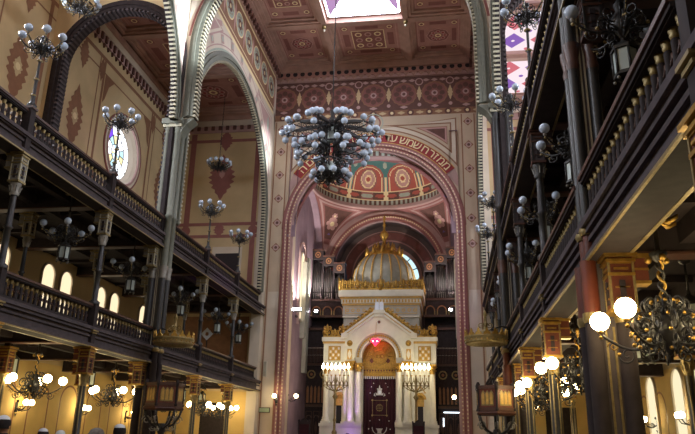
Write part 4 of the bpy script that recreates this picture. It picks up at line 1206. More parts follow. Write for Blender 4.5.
# ------------------------------------------------------------------ the ark
AK = thing('torah_ark', 'white marble and gold temple-like ark with a ribbed dome under the great arch', 'ark', (.1, 40.0, 1.2)); AK.scale = (.96, 1, 1)
def FK(y=0): return frame((0, y, -1.2), (1, 0, 0), (0, 0, 1), (0, -1, 0))   # u = x, v = world height, n towards the nave
F = FK()
b = MB()
b.box(-3.6, 3.6, 1.2, 1.5, -4.6, .5, 'marble', F); b.box(-3.5, -1.0, 1.5, 2.35, -4.6, .3, 'marble', F); b.box(1.0, 3.5, 1.5, 2.35, -4.6, .3, 'marble', F)
for s in (-1, 1): b.box(*sorted((s*.98, s*3.55)), 2.35, 2.5, -.3, .36, 'marble', F); b.box(*sorted((s*.98, s*3.52)), 1.8, 1.86, 0, .33, 'gold_paint', F)
b.build('plinth', AK)
for s in (-1, 1):      # side wings
    X = lambda a, c: sorted((s*a, s*c))
    b = MB()
    b.box(*X(1.9, 3.35), 2.3, 7.0, -1.8, -.35, 'marble', F)
    b.box(*X(1.9, 3.45), 5.95, 7.05, -1.8, -.05, 'marble', F)
    b.box(*X(1.9, 3.5), 7.05, 7.18, -1.8, 0, 'gold_paint', F); b.box(*X(1.9, 3.56), 7.18, 7.42, -1.8, .06, 'marble', F)
    b.box(*X(2.0, 3.45), 5.82, 5.95, -1.8, 0, 'marble_grey', F)
    w = b.build('wing', AK)
    b = MB()      # fretted gold panel
    b.box(*X(2.42, 3.1), 6.1, 6.85, -.06, -.03, 'gold_paint', F)
    for i in range(4):
        for j in range(4):
            u, v = 2.5+.17*i, 6.19+.19*j
            b.box(*X(u-.05, u+.05), v-.065, v+.065, -.04, -.005, 'marble' if (i+j) % 2 else 'gold', F)
    b.box(*X(2.38, 2.43), 6.06, 6.9, -.05, .0, 'gold', F); b.box(*X(3.09, 3.14), 6.06, 6.9, -.05, .0, 'gold', F)
    b.box(*X(2.38, 3.14), 6.06, 6.1, -.05, .0, 'gold', F); b.box(*X(2.38, 3.14), 6.85, 6.9, -.05, .0, 'gold', F)
    b.build('fretted_panel', w)
    b = MB()      # small arched niche
    G = FK(.35)
    b.box(*X(2.12, 2.2), 2.5, 3.9, 0, .1, 'marble', G); b.box(*X(2.72, 2.8), 2.5, 3.9, 0, .1, 'marble', G)
    b.arc(G, s*2.46, 3.9, .24, .36, 0, .12, 'gold_paint', 0, PI, 18); b.band(G, s*2.46, 3.9, 0, .25, .01, 'gold', 0, PI, 18)
    b.rect(G, *X(2.24, 2.68), 3.5, 3.9, .008, 'gold_paint'); b.rect(G, *X(2.3, 2.62), 2.5, 3.52, .02, 'paint_black')
    b.prism([(s*2.1, 4.25), (s*2.82, 4.25), (s*2.46, 4.7)], 0, .06, 'gold_paint', G); b.prism([(s*2.2, 4.28), (s*2.72, 4.28), (s*2.46, 4.6)], .05, .08, 'marble', G)
    b.build('niche', w)
    b = MB()      # cresting on the wing
    def crest(b, F, u0, u1, v, h, c, m='gold'):
        n = max(2, round((u1-u0)/.5)); st = (u1-u0)/n
        h0 = h
        for i in range(n):
            u = u0 + st*(i+.5); h = h0*(.72 + .42*abs(math.cos(PI*i/(n-1))) if not (n > 6 and abs(i-(n-1)/2) < 1) else h0*1.2/h0)
            for q in (-1, 1):
                for rr, uu, vv in ((.42, .25, .42), (.24, .3, .8)):
                    R_ = h*rr*.8; pts = []
                    for k in range(11):
                        a = -PI/2 + q*(2*PI*1.2*k/10); f = R_*(1-.075*k)
                        pts.append(F(u + q*st*uu + f*math.cos(a)*.8, v + h*vv + f*math.sin(a), c))
                    b.tube(pts, [.048-.003*k for k in range(11)], m, 5)
                b.sph(F(u + q*st*.25, v + h*.42, c), .06, m, 6, 4)
            b.tube([F(u, v, c), F(u, v+h*.5, c+.03), F(u, v+h*.85, c), F(u, v+h*1.15, c+.03)], [.07, .05, .1, .02], m, 6)
        b.box(u0, u1, v-.02, v+.08, c-.06, c+.06, m, F)
    crest(b, F, *X(2.05, 3.5), 7.44, .6, -.1)
    for u in (2.2, 3.4): b.sph(F(s*u, 7.72, -.1), .17, 'gold', 9, 6); b.sph(F(s*u, 7.9, -.05), .11, 'gold', 8, 5)
    b.build('cresting', AK)
    def column(u, c, r, z0, z1, cap):
        b = MB(); p = F(u, 0, c)
        b.box(u-r*1.5, u+r*1.5, z0, z0+.12, c-r*1.5, c+r*1.5, 'marble', F)
        b.lathe([(r*1.4, z0+.12), (r*1.45, z0+.2), (r*1.1, z0+.26), (r*1.25, z0+.32), (r, z0+.38), (r*.9, z1-cap)], 18, 'marble', (p.x, p.y, -1.2))
        o = b.build('column', AK)
        b = MB(); b.lathe([(r*.9, z1-cap), (r*1.1, z1-cap+.03), (r*.95, z1-cap+.06), (r*1.25, z1-cap*.5), (r*1.15, z1-cap*.45), (r*1.6, z1-.07)], 14, 'gold', (p.x, p.y, -1.2))
        for k in range(8):
            a = 2*PI*k/8; c_, s_ = math.cos(a), math.sin(a)
            for zz, rr in ((z1-cap*.62, 1.25), (z1-cap*.25, 1.5)): b.sph((p.x+r*rr*c_, p.y+r*rr*s_, zz-1.2), r*.3, 'gold', 6, 4)
        b.box(u-r*1.6, u+r*1.6, z1-.07, z1, c-r*1.6, c+r*1.6, 'gold', F)
        b.build('capital', o)
    column(s*3.2, .08, .17, 2.5, 5.82, .55); column(s*1.72, .12, .2, 2.5, 6.0, .55); column(s*1.22, .0, .17, 2.5, 5.9, .5); column(s*2.05, -.1, .15, 2.5, 5.95, .5)
    b = MB(); b.box(*X(1.0, 2.1), 2.4, 5.95, -.9, -.22, 'marble', F); b.build('pilaster', AK)
# gabled front with the big niche arch
b = MB(); r = 1.5; zc = 6.22; N = 40
gl = lambda x: 8.78 - (abs(x)-.28)*.72 if abs(x) > .28 else 8.78
pl = [(-2.1, 5.95), (-r, 5.95)] + [(-r*math.cos(PI*i/N), zc+r*math.sin(PI*i/N)) for i in range(N+1)] + [(r, 5.95), (2.1, 5.95)]
pl = [p for i, p in enumerate(pl)]
for i in range(len(pl)-1):
    (a, p), (c, q) = pl[i], pl[i+1]
    if abs(c-a) < 1e-6: continue
    b.add([F(a, p, -.6), F(c, q, -.6), F(c, gl(c), -.6), F(a, gl(a), -.6), F(a, p, .12), F(c, q, .12), F(c, gl(c), .12), F(a, gl(a), .12)], [(3,2,1,0), (4,5,6,7), (0,1,5,4), (2,3,7,6), (0,4,7,3), (1,2,6,5)], 'marble')
b.box(-1.9, 1.9, 7.6, 7.9, -1.6, -.5, 'marble', F)
ga = b.build('gable', AK)
b = MB()
for s in (-1, 1):
    for o_, d_, m in ((0, .26, 'marble'), (-.13, .2, 'gold_paint'), (-.2, .24, 'marble')):
        p0, p1 = (s*2.2, 7.5+o_), (s*.26, 8.86+o_)
        b.prism([p0, p1, (p1[0], p1[1]+.13), (p0[0], p0[1]+.13)], -.5, d_, m, F)
    b.box(*sorted((s*1.95, s*2.32)), 7.32, 7.62, -.3, .3, 'marble', F)
b.box(-.34, .34, 8.8, 9.0, -.4, .3, 'marble', F); b.box(-.3, .3, 8.6, 8.8, -.4, .24, 'marble', F)
b.build('raking_cornice', ga)
for s in (-1, 1):
    for k in range(7):
        t = (k+.5)/7; u, v = s*(2.05-1.7*t), 7.66 + 1.25*t
        b = MB(); b.tube([F(u, v, 0), F(u-.05*s, v+.2, .04), F(u+.08*s, v+.34, .02), F(u+.2*s, v+.28, 0)], [.08, .09, .06, .02], 'gold', 6)
        b.sph(F(u+.1*s, v+.14, .05), .1, 'gold', 8, 5); b.sph(F(u-.08*s, v+.26, .05), .08, 'gold', 8, 5); b.build('crocket', ga)

b = MB(); b.lathe([(.001, .1), (.07, .09), (.1, 0)], 12, 'wood_red', F=lambda x, y, z: F(x, 8.3+y, .11+z*.5)); b.build('rosette', ga)
for s in (-1, 1):
    b = MB(); b.disc(F, s*1.8, 7.05, .18, .13, 'gold', 14); b.sph(F(s*1.8, 7.05, .14), .12, 'gold', 8, 5); b.build('rosette', ga)
    b = MB(); b.box(*sorted((s*1.66, s*1.94)), 6.1, 6.72, .1, .13, 'gold_paint', F); b.orn(F, s*1.8, 6.4, .22, .5, .135, 'marble', 3); b.build('gilt_panel', ga)
b = MB()
b.arc(F, 0, zc, 1.42, 1.54, -.2, .2, 'marble', 0, PI, 40); b.arc(F, 0, zc, 1.14, 1.42, -.2, .1, 'marble_grey', 0, PI, 40); b.arc(F, 0, zc, 1.05, 1.14, -.3, .14, 'marble', 0, PI, 40)
for k in range(29):
    a = PI*(k+.5)/29; b.disc(F, 1.28*math.cos(a), zc+1.28*math.sin(a), .07, .11, 'gold', 8)
for s in (-1, 1): b.box(*sorted((s*1.05, s*1.5)), 5.9, zc, -.3, .1, 'marble_grey', F)
b.build('niche_arch', AK)
b = MB()
b.box(-1.05, 1.05, 5.1, zc, -.62, -.5, 'mosaic', F); b.band(F, 0, zc, 0, 1.08, -.5, 'mosaic', 0, PI, 40)
b.arc(F, 0, zc, .82, .9, -.5, -.4, 'gold', 0, PI, 30); b.arc(F, 0, zc+.1, .36, .46, -.5, -.38, 'gold', 0, 2*PI, 30)
for k in range(9):
    a = PI*(k+.5)/9; b.tube([F(.5*math.cos(a), zc+.1+.4*math.sin(a), -.46), F(.8*math.cos(a), zc+.8*math.sin(a), -.44)], [.05, .02], 'gold', 5)
for s in (-1, 1): b.sph(F(s*.15, zc+.15, -.45), .13, 'gold', 10, 6); b.orn(F, s*.5, zc-.12, .3, .3, -.47, 'wood_red', 2)
b.box(-1.02, 1.02, 5.62, 5.74, -.52, -.4, 'gold', F); b.box(-1.02, 1.02, 5.24, 5.32, -.52, -.42, 'gold', F)
for k in range(12):
    u = -.94+.171*k; b.box(u-.04, u+.04, 5.5, 5.58, -.5, -.46, 'wood_red', F); b.sph(F(u, 5.43, -.46), .045, 'gold', 6, 4)
b.build('gilded_tympanum', AK)
for q in (-1, 1):
    b = MB(); u = q*.135
    b.prism([(u-.12, 9.0), (u+.12, 9.0), (u+.12, 9.4)] + [(u+.12*math.cos(PI*k/8), 9.4+.12*math.sin(PI*k/8)) for k in range(1, 8)] + [(u-.12, 9.4)], -.05, .12, 'cloth_white', F)
    b.build('tablet', AK)
# drum
D = FK(1.0)
b = MB()
b.box(-2.4, 2.4, 7.3, 9.95, -4.0, 0, 'marble_grey', D); b.box(-2.45, 2.45, 8.9, 9.5, -4.05, .06, 'marble_grey', D)
b.box(-2.46, 2.46, 8.75, 8.86, -4.1, .1, 'marble', D); b.box(-2.5, 2.5, 9.5, 9.62, -4.1, .12, 'gold_paint', D)
b.box(-2.55, 2.55, 9.62, 9.9, -4.2, .16, 'marble', D); b.box(-2.62, 2.62, 9.9, 10.02, -4.25, .24, 'gold_paint', D); b.box(-2.72, 2.72, 10.02, 10.42, -4.3, .32, 'marble', D)
k = -2.45
while k < 2.46: b.box(k, k+.1, 9.66, 9.84, .16, .22, 'gold_paint', D); k += .2
for i in range(13):
    u = -2.16+.36*i
    if abs(u) > .5: b.band(D, u, 9.2, .05, .11, .065, 'gold_paint', seg=10)
for s in (-1, 1): b.outline(D, *sorted((s*.45, s*2.3)), 8.98, 9.42, .03, .066, 'gold_paint')
b.build('drum', AK)
b = MB(); crest(b, D, -2.7, 2.7, 10.44, .55, .26)
for s in (-1, 1):
    b.tube([D(s*2.62, 10.4, .22), D(s*2.66, 10.8, .24), D(s*2.72, 11.25, .26)], [.12, .1, .02], 'gold', 6)
    Ds = frame((s*2.68, 1.0, -1.2), (0, 1, 0), (0, 0, 1), (s, 0, 0)); crest(b, Ds, 0, 4.0, 10.44, .5, 0)
b.tube([D(0, 10.4, .26), D(0, 10.9, .28), D(0, 11.3, .28)], [.14, .12, .02], 'gold', 6)
b.build('cresting', AK)
b = MB()
prof = [(1.98, 10.4), (2.04, 10.8), (2.1, 11.2), (2.08, 11.65), (1.96, 12.1), (1.73, 12.55), (1.38, 12.92), (.95, 13.18), (.4, 13.34), (.02, 13.36)]
b.lathe(prof, 72, 'dome_zinc', (0, 3.0, -1.2)); dm = b.build('dome', AK)
for k in range(20):
    b = MB(); a = 2*PI*k/20; c, s_ = math.cos(a), math.sin(a)
    b.tube([((r_+.02)*c, 3.0+(r_+.02)*s_, z-1.2) for r_, z in prof[:-1]], .045, 'gold_paint', 6)
    b.tube([((r_+.03)*math.cos(a+.05), 3.0+(r_+.03)*math.sin(a+.05), z-1.2) for r_, z in prof[:-2]], .016, 'gold_dull', 4)
    b.build('rib', dm)
b = MB(); c0 = (0, 3.0, -1.2)
b.lathe([(1.2, 12.98), (1.26, 13.04), (1.16, 13.12), (1.2, 13.26), (1.05, 13.32), (.6, 13.68), (.3, 13.85)], 30, 'gold', c0)
for k in range(12):
    a = 2*PI*k/12; c, s_ = math.cos(a), math.sin(a)
    b.tube([(1.18*c, 3+1.18*s_, 11.95), (1.24*c, 3+1.24*s_, 12.2), (1.3*c, 3+1.3*s_, 12.45)], [.14, .1, .02], 'gold', 6)
    b.tube([(.75*c, 3+.75*s_, 12.3), (.68*c, 3+.68*s_, 12.55), (.7*c, 3+.7*s_, 12.8)], [.13, .1, .02], 'gold', 6)
b.build('crown', dm)
b = MB(); b.lathe([(.25, 13.8), (.14, 14.0), (.1, 14.2), (.22, 14.4), (.32, 14.6), (.22, 14.82), (.08, 14.95), (.07, 15.2), (.13, 15.28), (.06, 15.4), (.05, 15.75), (.1, 15.85), (.01, 16.0)], 16, 'gold', c0)
for a in (0, PI/3, 2*PI/3): b.bar((-.17*math.cos(a), 3, 14.48-.17*math.sin(a)), (.17*math.cos(a), 3, 14.48+.17*math.sin(a)), .05, .04, 'gold')
b.build('finial', dm)
# curtain
cu = thing('ark_curtain', 'dark wine velvet curtain with silver embroidery closing the ark', 'curtain', (.1, 40.5, 1.5))
b = MB(); N = 60; vs = []
for j in range(2):
    for i in range(N+1):
        u = -1.02 + 2.04*i/N; vs.append((u, .035*math.sin(i*1.05), 3.68*j))
b.add(vs, [(i, i+1, N+2+i, N+1+i) for i in range(N)], 'velvet', True); b.build('velvet', cu)
b = MB()
for i in range(17): b.box(-1.0+.119*i, -1.0+.119*i+.07, -.09, -.05, 3.55, 3.72, 'silver')
b.box(-1.03, 1.03, -.1, -.04, 3.7, 3.78, 'gold'); b.build('fringe', cu)
Fc = frame((0, -.06, 0), (1, 0, 0), (0, 0, 1), (0, -1, 0))
b = MB()
b.prism([(-.2, 2.62), (.2, 2.62), (.24, 2.78), (.14, 2.72), (.12, 2.9), (.16, 3.02), (.06, 3.0), (0, 3.2), (-.06, 3.0), (-.16, 3.02), (-.12, 2.9), (-.14, 2.72), (-.24, 2.78)], 0, .02, 'silver', Fc)
b.rect(Fc, -.07, .07, 2.7, 2.88, .026, 'cloth_white')
for s in (-1, 1): b.prism([(s*.22, 2.55), (s*.34, 2.6), (s*.3, 2.75)], 0, .02, 'silver', Fc)
b.build('silver_crown', cu)
b = MB(); b.outline(Fc, -.42, .42, 1.5, 2.35, .025, 0, 'gold_dull')
for s in (-1, 1):
    for q in (1.5, 2.35): b.disc(Fc, s*.42, q, .06, .004, 'gold_dull', 8)
b.band(Fc, 0, 1.93, .18, .2, .002, 'gold_dull', seg=20)
for v in (1.75, 1.85, 1.95, 2.05): b.rect(Fc, -.15, .15, v, v+.03, .002, 'gold_dull')
b.build('embroidered_frame', cu)
b = MB()
for s in (-1, 1):
    for u, v in ((.48, 3.1), (.35, 3.3), (.55, 2.75), (.55, 1.2), (.62, .75)): b.disc(Fc, s*u, v, .035, 0, 'silver', 6)
b.disc(Fc, 0, 1.25, .035, 0, 'silver', 6); b.band(Fc, 0, .85, .4, .44, 0, 'silver', PI, 2*PI, 16)
b.prism([(-.2, .78), (.2, .78), (.12, .68), (.1, .56), (.16, .5), (-.16, .5), (-.1, .56), (-.12, .68)], 0, .02, 'silver', Fc)
b.build('embroidery', cu)
# eternal lamp
el = thing('eternal_lamp', 'glowing red heart-shaped lamp hanging in the ark niche', 'lamp', (-.05, 39.3, 7.05))
b = MB(); b.tube([(0, 0, .2), (0, .5, 1.2), (0, .58, 1.25)], .012, 'gold', 5); b.build('chain', el)
b = MB()
for s in (-1, 1): b.sph((s*.11, 0, .06), .15, 'eternal_red', 12, 8)
b.lathe([(.01, -.26), (.09, -.16), (.19, -.02), (.2, .06), (.02, .1)], 12, 'eternal_red'); b.build('heart', el)
b = MB()
for s in (-1, 1): b.sph((s*.12, -.14, .02), .035, 'eternal_core', 8, 5)
b.build('flame', el)
b = MB()
for s in (-1, 1): b.tube([(s*.16, 0, .0), (s*.35, 0, .05), (s*.5, 0, .16), (s*.42, 0, -.12)], [.03, .06, .03, .01], 'gold', 6)
b.build('gilt_wing', el)

# ------------------------------------------------------------------ branched floor candelabra by the ark
def altar_lamp(loc, label):
    t = thing('branched_candelabrum', label, 'candelabrum', loc, group='lit branched candelabra by the ark')
    b = MB(); b.lathe([(.3, 0), (.32, .1), (.2, .2), (.12, .35), (.16, .45), (.07, .6), (.06, 1.0), (.1, 1.1), (.06, 1.2), (.055, 2.2), (.16, 2.35), (.06, 2.5), (.06, 3.2), (.02, 3.6)], 12, 'gold_dull'); b.build('stem', t)
    b = MB(); n = 7
    for k in range(n):
        u = (k-3)*.24; h = 0
        b.tube([(u, 0, 2.95), (u, 0, 3.5)], .022, 'gold_dull', 5)
        if k < n-1:
            b.tube([(u, 0, 2.98), (u+.06, 0, 3.14), (u+.12, 0, 3.26), (u+.18, 0, 3.14), (u+.24, 0, 2.98)], .03, 'gold_dull', 5); b.tube([(u+.12, 0, 3.26), (u+.12, 0, 3.4)], .018, 'gold_dull', 5)
        b.tube([(u, 0, 2.98), (u*.6, 0, 2.78), (0, 0, 2.62)], .025, 'gold_dull', 5)
        b.lathe([(.02, 2.95), (.03, 2.85), (.005, 2.76)], 6, 'gold_dull', (u, 0, 0)); b.lathe([(.02, 3.48), (.06, 3.52), (.05, 3.55)], 8, 'gold', (u, 0, 0))
    b.tube([(-.75, 0, 2.98), (.75, 0, 2.98)], .03, 'gold_dull', 5); b.lathe([(.1, 3.2), (.03, 3.5), (.005, 3.75)], 8, 'gold_dull'); b.build('gothic_branch', t)
    o0 = None; f0 = None
    for k in range(n):
        u = (k-3)*.24
        if o0 is None:
            c = MB(); c.lathe([(.028, 3.54), (.028, 3.86), (.01, 3.87)], 8, 'marble'); o0 = o = c.build('candle', t)
            f = MB(); f.lathe([(.005, 3.84), (.07, 3.91), (.085, 3.98), (.05, 4.08), (.003, 4.2)], 8, 'flame'); f0 = g = f.build('flame', o)
        else:
            o = o0.copy(); C.objects.link(o); o.parent = t; g = f0.copy(); C.objects.link(g); g.parent = o
        o.location = (u, 0, 0)
    return t
al = altar_lamp((-2.2, 38.5, 1.55), 'tall branched candelabrum of lit candles at the left of the ark')
dup(al, (2.3, 38.5, 1.55), 'tall branched candelabrum of lit candles at the right of the ark')
for s in (-1, 1):
    t = thing('pedestal', 'marble block under the %s branched candelabrum' % side_word(s), 'pedestal', (s*2.25, 38.5, 1.0))
    b = MB(); b.box(-.45, .45, -.45, .45, 0, .1, 'marble'); b.box(-.4, .4, -.4, .4, .1, .47, 'marble'); b.box(-.45, .45, -.45, .45, .47, .55, 'marble'); b.build('block', t)

# ------------------------------------------------------------------ organ and the carved screen below it
def organ(s):
    t = thing('organ_case', 'dark organ case of silvery pipes %s of the ark dome' % ('left' if s < 0 else 'right'), 'organ', (s*3.77, 44.1, 8.4), group='organ cases'); t.scale = (.9, 1, 1)
    b = MB(); b.box(-1.25, 1.25, -.1, .9, 0, .35, 'wood'); b.box(-1.25, 1.25, .5, .9, .35, 4.0, 'paint_black')
    b.box(-1.25, 1.25, -.15, .5, .9, 1.05, 'wood_brown'); b.box(-1.25, 1.25, -.1, .5, 1.05, 2.0, 'wood'); b.box(-1.25, 1.25, -.16, .5, 2.0, 2.15, 'wood_brown')
    b.build('case', t)
    b = MB(); Fo = frame((0, -.11, 0), (1, 0, 0), (0, 0, 1), (0, -1, 0))
    for u in (-.83, 0, .83): b.arc(Fo, u, 1.3, .28, .36, 0, .05, 'wood_tan', 0, PI, 16); b.box(u-.36, u-.28, 1.05, 1.3, 0, .05, 'gold_dull', Fo); b.box(u+.28, u+.36, 1.05, 1.3, 0, .05, 'gold_dull', Fo)
    b.build('arcade', t)
    o0 = {}
    for k in range(3):
        u = s*(.83 - .83*k); zt = (4.9, 4.45, 3.95)[k]
        b = MB(); b.box(u-.41, u+.41, -.15, .5, zt, zt+.6, 'wood'); b.box(u-.44, u+.44, -.18, .5, zt+.6, zt+.7, 'wood_brown'); b.box(u-.42, u-.36, -.15, .5, 2.1, zt, 'wood'); b.box(u+.36, u+.42, -.15, .5, 2.1, zt, 'wood')
        b.band(frame((0, -.16, 0), (1, 0, 0), (0, 0, 1), (0, -1, 0)), u, zt+.3, .14, .22, .005, 'wood_tan', seg=20); b.disc(frame((0, -.16, 0), (1, 0, 0), (0, 0, 1), (0, -1, 0)), u, zt+.3, .08, .005, 'wood_tan', 10)
        b.build('tower', t)
        for i in range(5):
            x = u - .28 + .14*i; mid = abs(i-2)
            b = MB(); hgt = zt - .12 - .12*mid
            b.lathe([(.012, 2.15), (.055, 2.5), (.06, 2.55), (.06, hgt), (.05, hgt), (.05, hgt-.05)], 10, 'pipe', (x, 0, 0)); b.box(x-.035, x+.035, -.066, -.05, 2.56, 2.66, 'paint_black')
            b.build('pipe', t)
    return t
organ(-1); organ(1)
def screen(s):
    t = thing('carved_screen', 'dark carved wooden screen with ring ornaments %s of the ark' % side_word(s), 'screen', (s*4.15, 43.3, 1.2), group='carved screens')
    b = MB(); w = .74
    b.box(-w, w, 0, .5, 0, 7.3, 'wood'); b.box(-w, w, -.12, .5, 7.15, 7.3, 'wood_brown'); b.box(-w, w, -.08, .1, 4.9, 5.05, 'wood_brown'); b.box(-w, w, -.08, .1, 2.35, 2.5, 'wood_brown'); b.box(-w, w, -.1, .1, 5.95, 6.05, 'wood_brown')
    b.build('panelling', t)
    b = MB(); n = 16
    for i in range(n):
        x = -w+.05+(2*w-.1)*i/(n-1); b.box(x-.02, x+.02, -.05, .02, 5.1, 5.95, 'wood_brown'); b.sph((x, -.1, 6.0), .03, 'marble', 6, 4); b.sph((x, -.06, 5.55), .018, 'marble', 6, 4)
    b.build('spindle_rail', t)
    Fo = frame((0, -.01, 0), (1, 0, 0), (0, 0, 1), (0, -1, 0))
    for u in (-.4, .4):
        b = MB(); b.arc(Fo, u, 4.35, .19, .27, 0, .03, 'gold_dull', 0, 2*PI, 20); b.disc(Fo, u, 4.35, .1, .01, 'wood_tan', 8); [b.disc(Fo, u+.23*math.cos(k*PI/3), 4.35+.23*math.sin(k*PI/3), .06, .034, 'gold_dull', 6) for k in range(6)]
        b.build('ring_ornament', t)
    b = MB()
    for k in range(6):
        u = -.6+.24*k; b.box(u-.07, u+.07, 2.6, 3.5, 0, .05, 'wood_tan', Fo); b.prism([(u-.07, 3.5), (u+.07, 3.5), (u, 3.65)], 0, .05, 'wood_tan', Fo)
    for k in range(3):
        u = -.48+.48*k; b.outline(Fo, u-.2, u+.2, .3, 2.1, .04, .012, 'wood_brown'); b.arc(Fo, u, 1.7, .12, .17, 0, .05, 'wood_brown', 0, PI, 12); b.orn(Fo, u, 1.1, .2, .8, .012, 'wood_brown', 3)
    b.build('blind_arcade', t)
screen(-1); screen(1)
b = MB(); b.box(-4.85, 4.85, 44.0, 46, 8.2, 8.4, 'wood'); b.box(-3.4, 3.4, 43.9, 44.2, 1.2, 8.2, 'wood'); tag(b.build('floor_organ_loft'), kind='structure')

# ------------------------------------------------------------------ wall lamps
def sconce(loc, rz, label, n=2):
    t = thing('wall_sconce', label, 'lamp', loc, rz, group='lit wall sconces')
    b = MB(); b.box(-.015, .03, -.07, .07, -.2, .16, 'iron'); b.lathe([(.07, -.25), (.02, -.3), (.01, -.36)], 8, 'iron', (.03, 0, 0)); b.sph((.05, 0, .2), .05, 'iron', 8, 5); b.build('back_plate', t)
    sp = []
    for k in range(n):
        y = (k-(n-1)/2)*.34
        b = MB(); b.tube([(.02, 0, -.05), (.2, y*.5, -.16), (.42, y, -.1), (.5, y, .02)], .02, 'iron', 6); scroll(b, .2, -.03, .08, 1.3, 'iron', .012, 1, math.atan2(y, .5), PI); b.lathe([(.02, .0), (.06, .03), (.04, .06)], 8, 'gold_dull', (.5, y, 0)); b.build('arm', t)
        sp.append((.5, y, .15))
    put(globe_mesh(.11, True), 'lit_globe', t, sp)
    return t
for i, y in enumerate((33.4, 28.6, 24.3)): sconce((-12, y, 2.55), 0, 'lit twin-globe sconce on the yellow left aisle wall, %s from the ark wall' % ORD[i])
for i, y in enumerate((33.5, 28.6, 24.2)): sconce((12, y, 2.45), PI, 'lit twin-globe sconce between arched windows, right aisle, %s from the ark wall' % ORD[i])
sconce((-4.88, 38.3, 3.75), 0, 'lit globe sconce on the pale pier left of the ark', 1)
sconce((4.88, 39.5, 3.85), PI, 'lit twin-globe sconce by the dark screen right of the ark')
sconce((-5.02, 36.4, 3.6), -PI/2, 'small lit sconce on the beaded edge of the great arch, left', 1)
def spot(loc, label, rz=0, long=False):
    t = thing('spotlight', label, 'spotlight', loc, rz)
    b = MB(); b.box(-.05, .05, -.05, .3, -.45, -.35, 'iron'); b.tube([(0, 0, -.4), (0, 0, -.05)], .02, 'iron', 6); b.build('bracket', t)
    b = MB()
    w = .3 if long else .1
    b.box(-w-.03, w+.03, -.06, .12, -.12, .12, 'iron'); b.build('housing', t)
    b = MB(); b.box(-w, w, -.075, -.06, -.07, .07, 'spot_lit'); b.build('lens', t)
spot((-4.5, 43.9, 9.7), 'bright white spotlight below the left organ pipes')
spot((4.35, 43.9, 9.75), 'bright white spotlight below the right organ pipes')
spot((-4.55, 38.1, 8.75), 'white tube floodlight on the left apse pier', 0, True)

# ------------------------------------------------------------------ small fittings
t = thing('loudspeaker', 'slim pale column loudspeaker on the left pilaster beside the arch', 'loudspeaker', (-5.8, YE-.02, 5.2))
b = MB(); b.box(-.09, .09, -.14, 0, -.42, .42, 'speaker_grey'); b.box(-.03, .03, 0, .02, -.3, .3, 'iron'); b.build('cabinet', t); b = MB(); b.box(-.07, .07, -.15, -.139, -.38, .38, 'marble_grey'); b.build('grille', t)
t = thing('direction_sign', 'pale green sign on the left pilaster under the loudspeaker', 'sign', (-5.72, YE-.02, 3.05))
b = MB(); b.box(-.3, .3, -.04, 0, -.13, .13, 'iron'); b.build('frame', t); b = MB(); b.box(-.27, .27, -.05, -.039, -.1, .1, 'sign_green'); b.build('plate', t)
t = thing('window_light_bars', 'white lit bars of a doorway in the dark screen right of the ark', 'light', (4.3, 43.2, 3.0))
b = MB(); b.box(-.55, .4, -.03, .0, .3, .36, 'exit_white'); b.box(-.6, -.54, -.03, .0, -.5, .0, 'exit_white'); b.build('tube', t)
t = thing('star_plaque', 'white star-shaped plaque in the dark lower gallery on the left', 'plaque', (-9.0, 35.9, 7.0))
b = MB(); Fp = frame((0, 0, 0), (1, 0, 0), (0, 0, 1), (0, -1, 0))
b.arc(Fp, 0, 0, .16, .34, 0, .05, 'cloth_white', 0, 2*PI, 4); b.arc(Fp, 0, 0, .14, .26, .01, .06, 'cloth_white', PI/4, PI/4+2*PI, 4); b.build('ring', t)
b = MB(); b.tube([(0, .03, -2.4), (0, .03, -.3)], .03, 'iron', 6); b.lathe([(.25, -2.46), (.25, -2.4), (.03, -2.35)], 12, 'iron'); b.build('stand', t)
def chair(loc, label):
    t = thing('carved_chair', label, 'chair', loc, group='carved chairs before the ark')
    for x in (-.28, .28):
        for y in (-.25, .25):
            b = MB(); b.lathe([(.035, 0), (.045, .08), (.03, .14), (.035, .4)], 8, 'wood', (x, y, 0)); b.build('leg', t)
    b = MB(); b.box(-.33, .33, -.3, .3, .4, .47, 'wood'); b.box(-.3, .3, -.28, .26, .47, .53, 'velvet'); b.build('seat', t)
    b = MB()
    b.box(-.33, -.27, .24, .3, .45, 1.3, 'wood'); b.box(.27, .33, .24, .3, .45, 1.3, 'wood')
    Fq = frame((0, .27, 0), (1, 0, 0), (0, 0, 1), (0, -1, 0))
    b.prism([(-.33, 1.2), (.33, 1.2), (.34, 1.38), (.2, 1.36), (.12, 1.46), (0, 1.52), (-.12, 1.46), (-.2, 1.36), (-.34, 1.38)], -.03, .03, 'wood', Fq)
    b.sph((-.3, .27, 1.4), .05, 'wood', 8, 5); b.sph((.3, .27, 1.4), .05, 'wood', 8, 5); b.box(-.27, .27, .26, .29, .6, 1.2, 'velvet'); b.build('backrest', t)
ch = chair((-3.85, 38.0, 1.2), 'dark carved high-backed chair left of the ark before the screen')
chair((2.45, 37.5, 1.2), 'dark carved high-backed chair in front of the right branched candelabrum')
t = thing('stage_light', 'small violet stage lamp at the foot of the left ark columns', 'stage light', (-1.5, 38.75, 1.55))
b = MB(); b.box(-.16, .16, -.05, .05, 0, .03, 'iron'); b.tube([(-.15, 0, .02), (-.15, 0, .25)], .015, 'iron', 5); b.tube([(.15, 0, .02), (.15, 0, .25)], .015, 'iron', 5); b.build('yoke', t)
b = MB(); b.lathe([(.1, -.12), (.13, .1), (.13, .14)], 14, 'iron', F=lambda x, y, z: Vector((x, y*.8+z*.6, .24-y*.6+z*.8))); b.build('can', t)
b = MB(); b.lathe([(.001, .13), (.12, .13)], 14, 'violet_led', F=lambda x, y, z: Vector((x, y*.8+z*.6, .24-y*.6+z*.8))); b.build('lens', t)

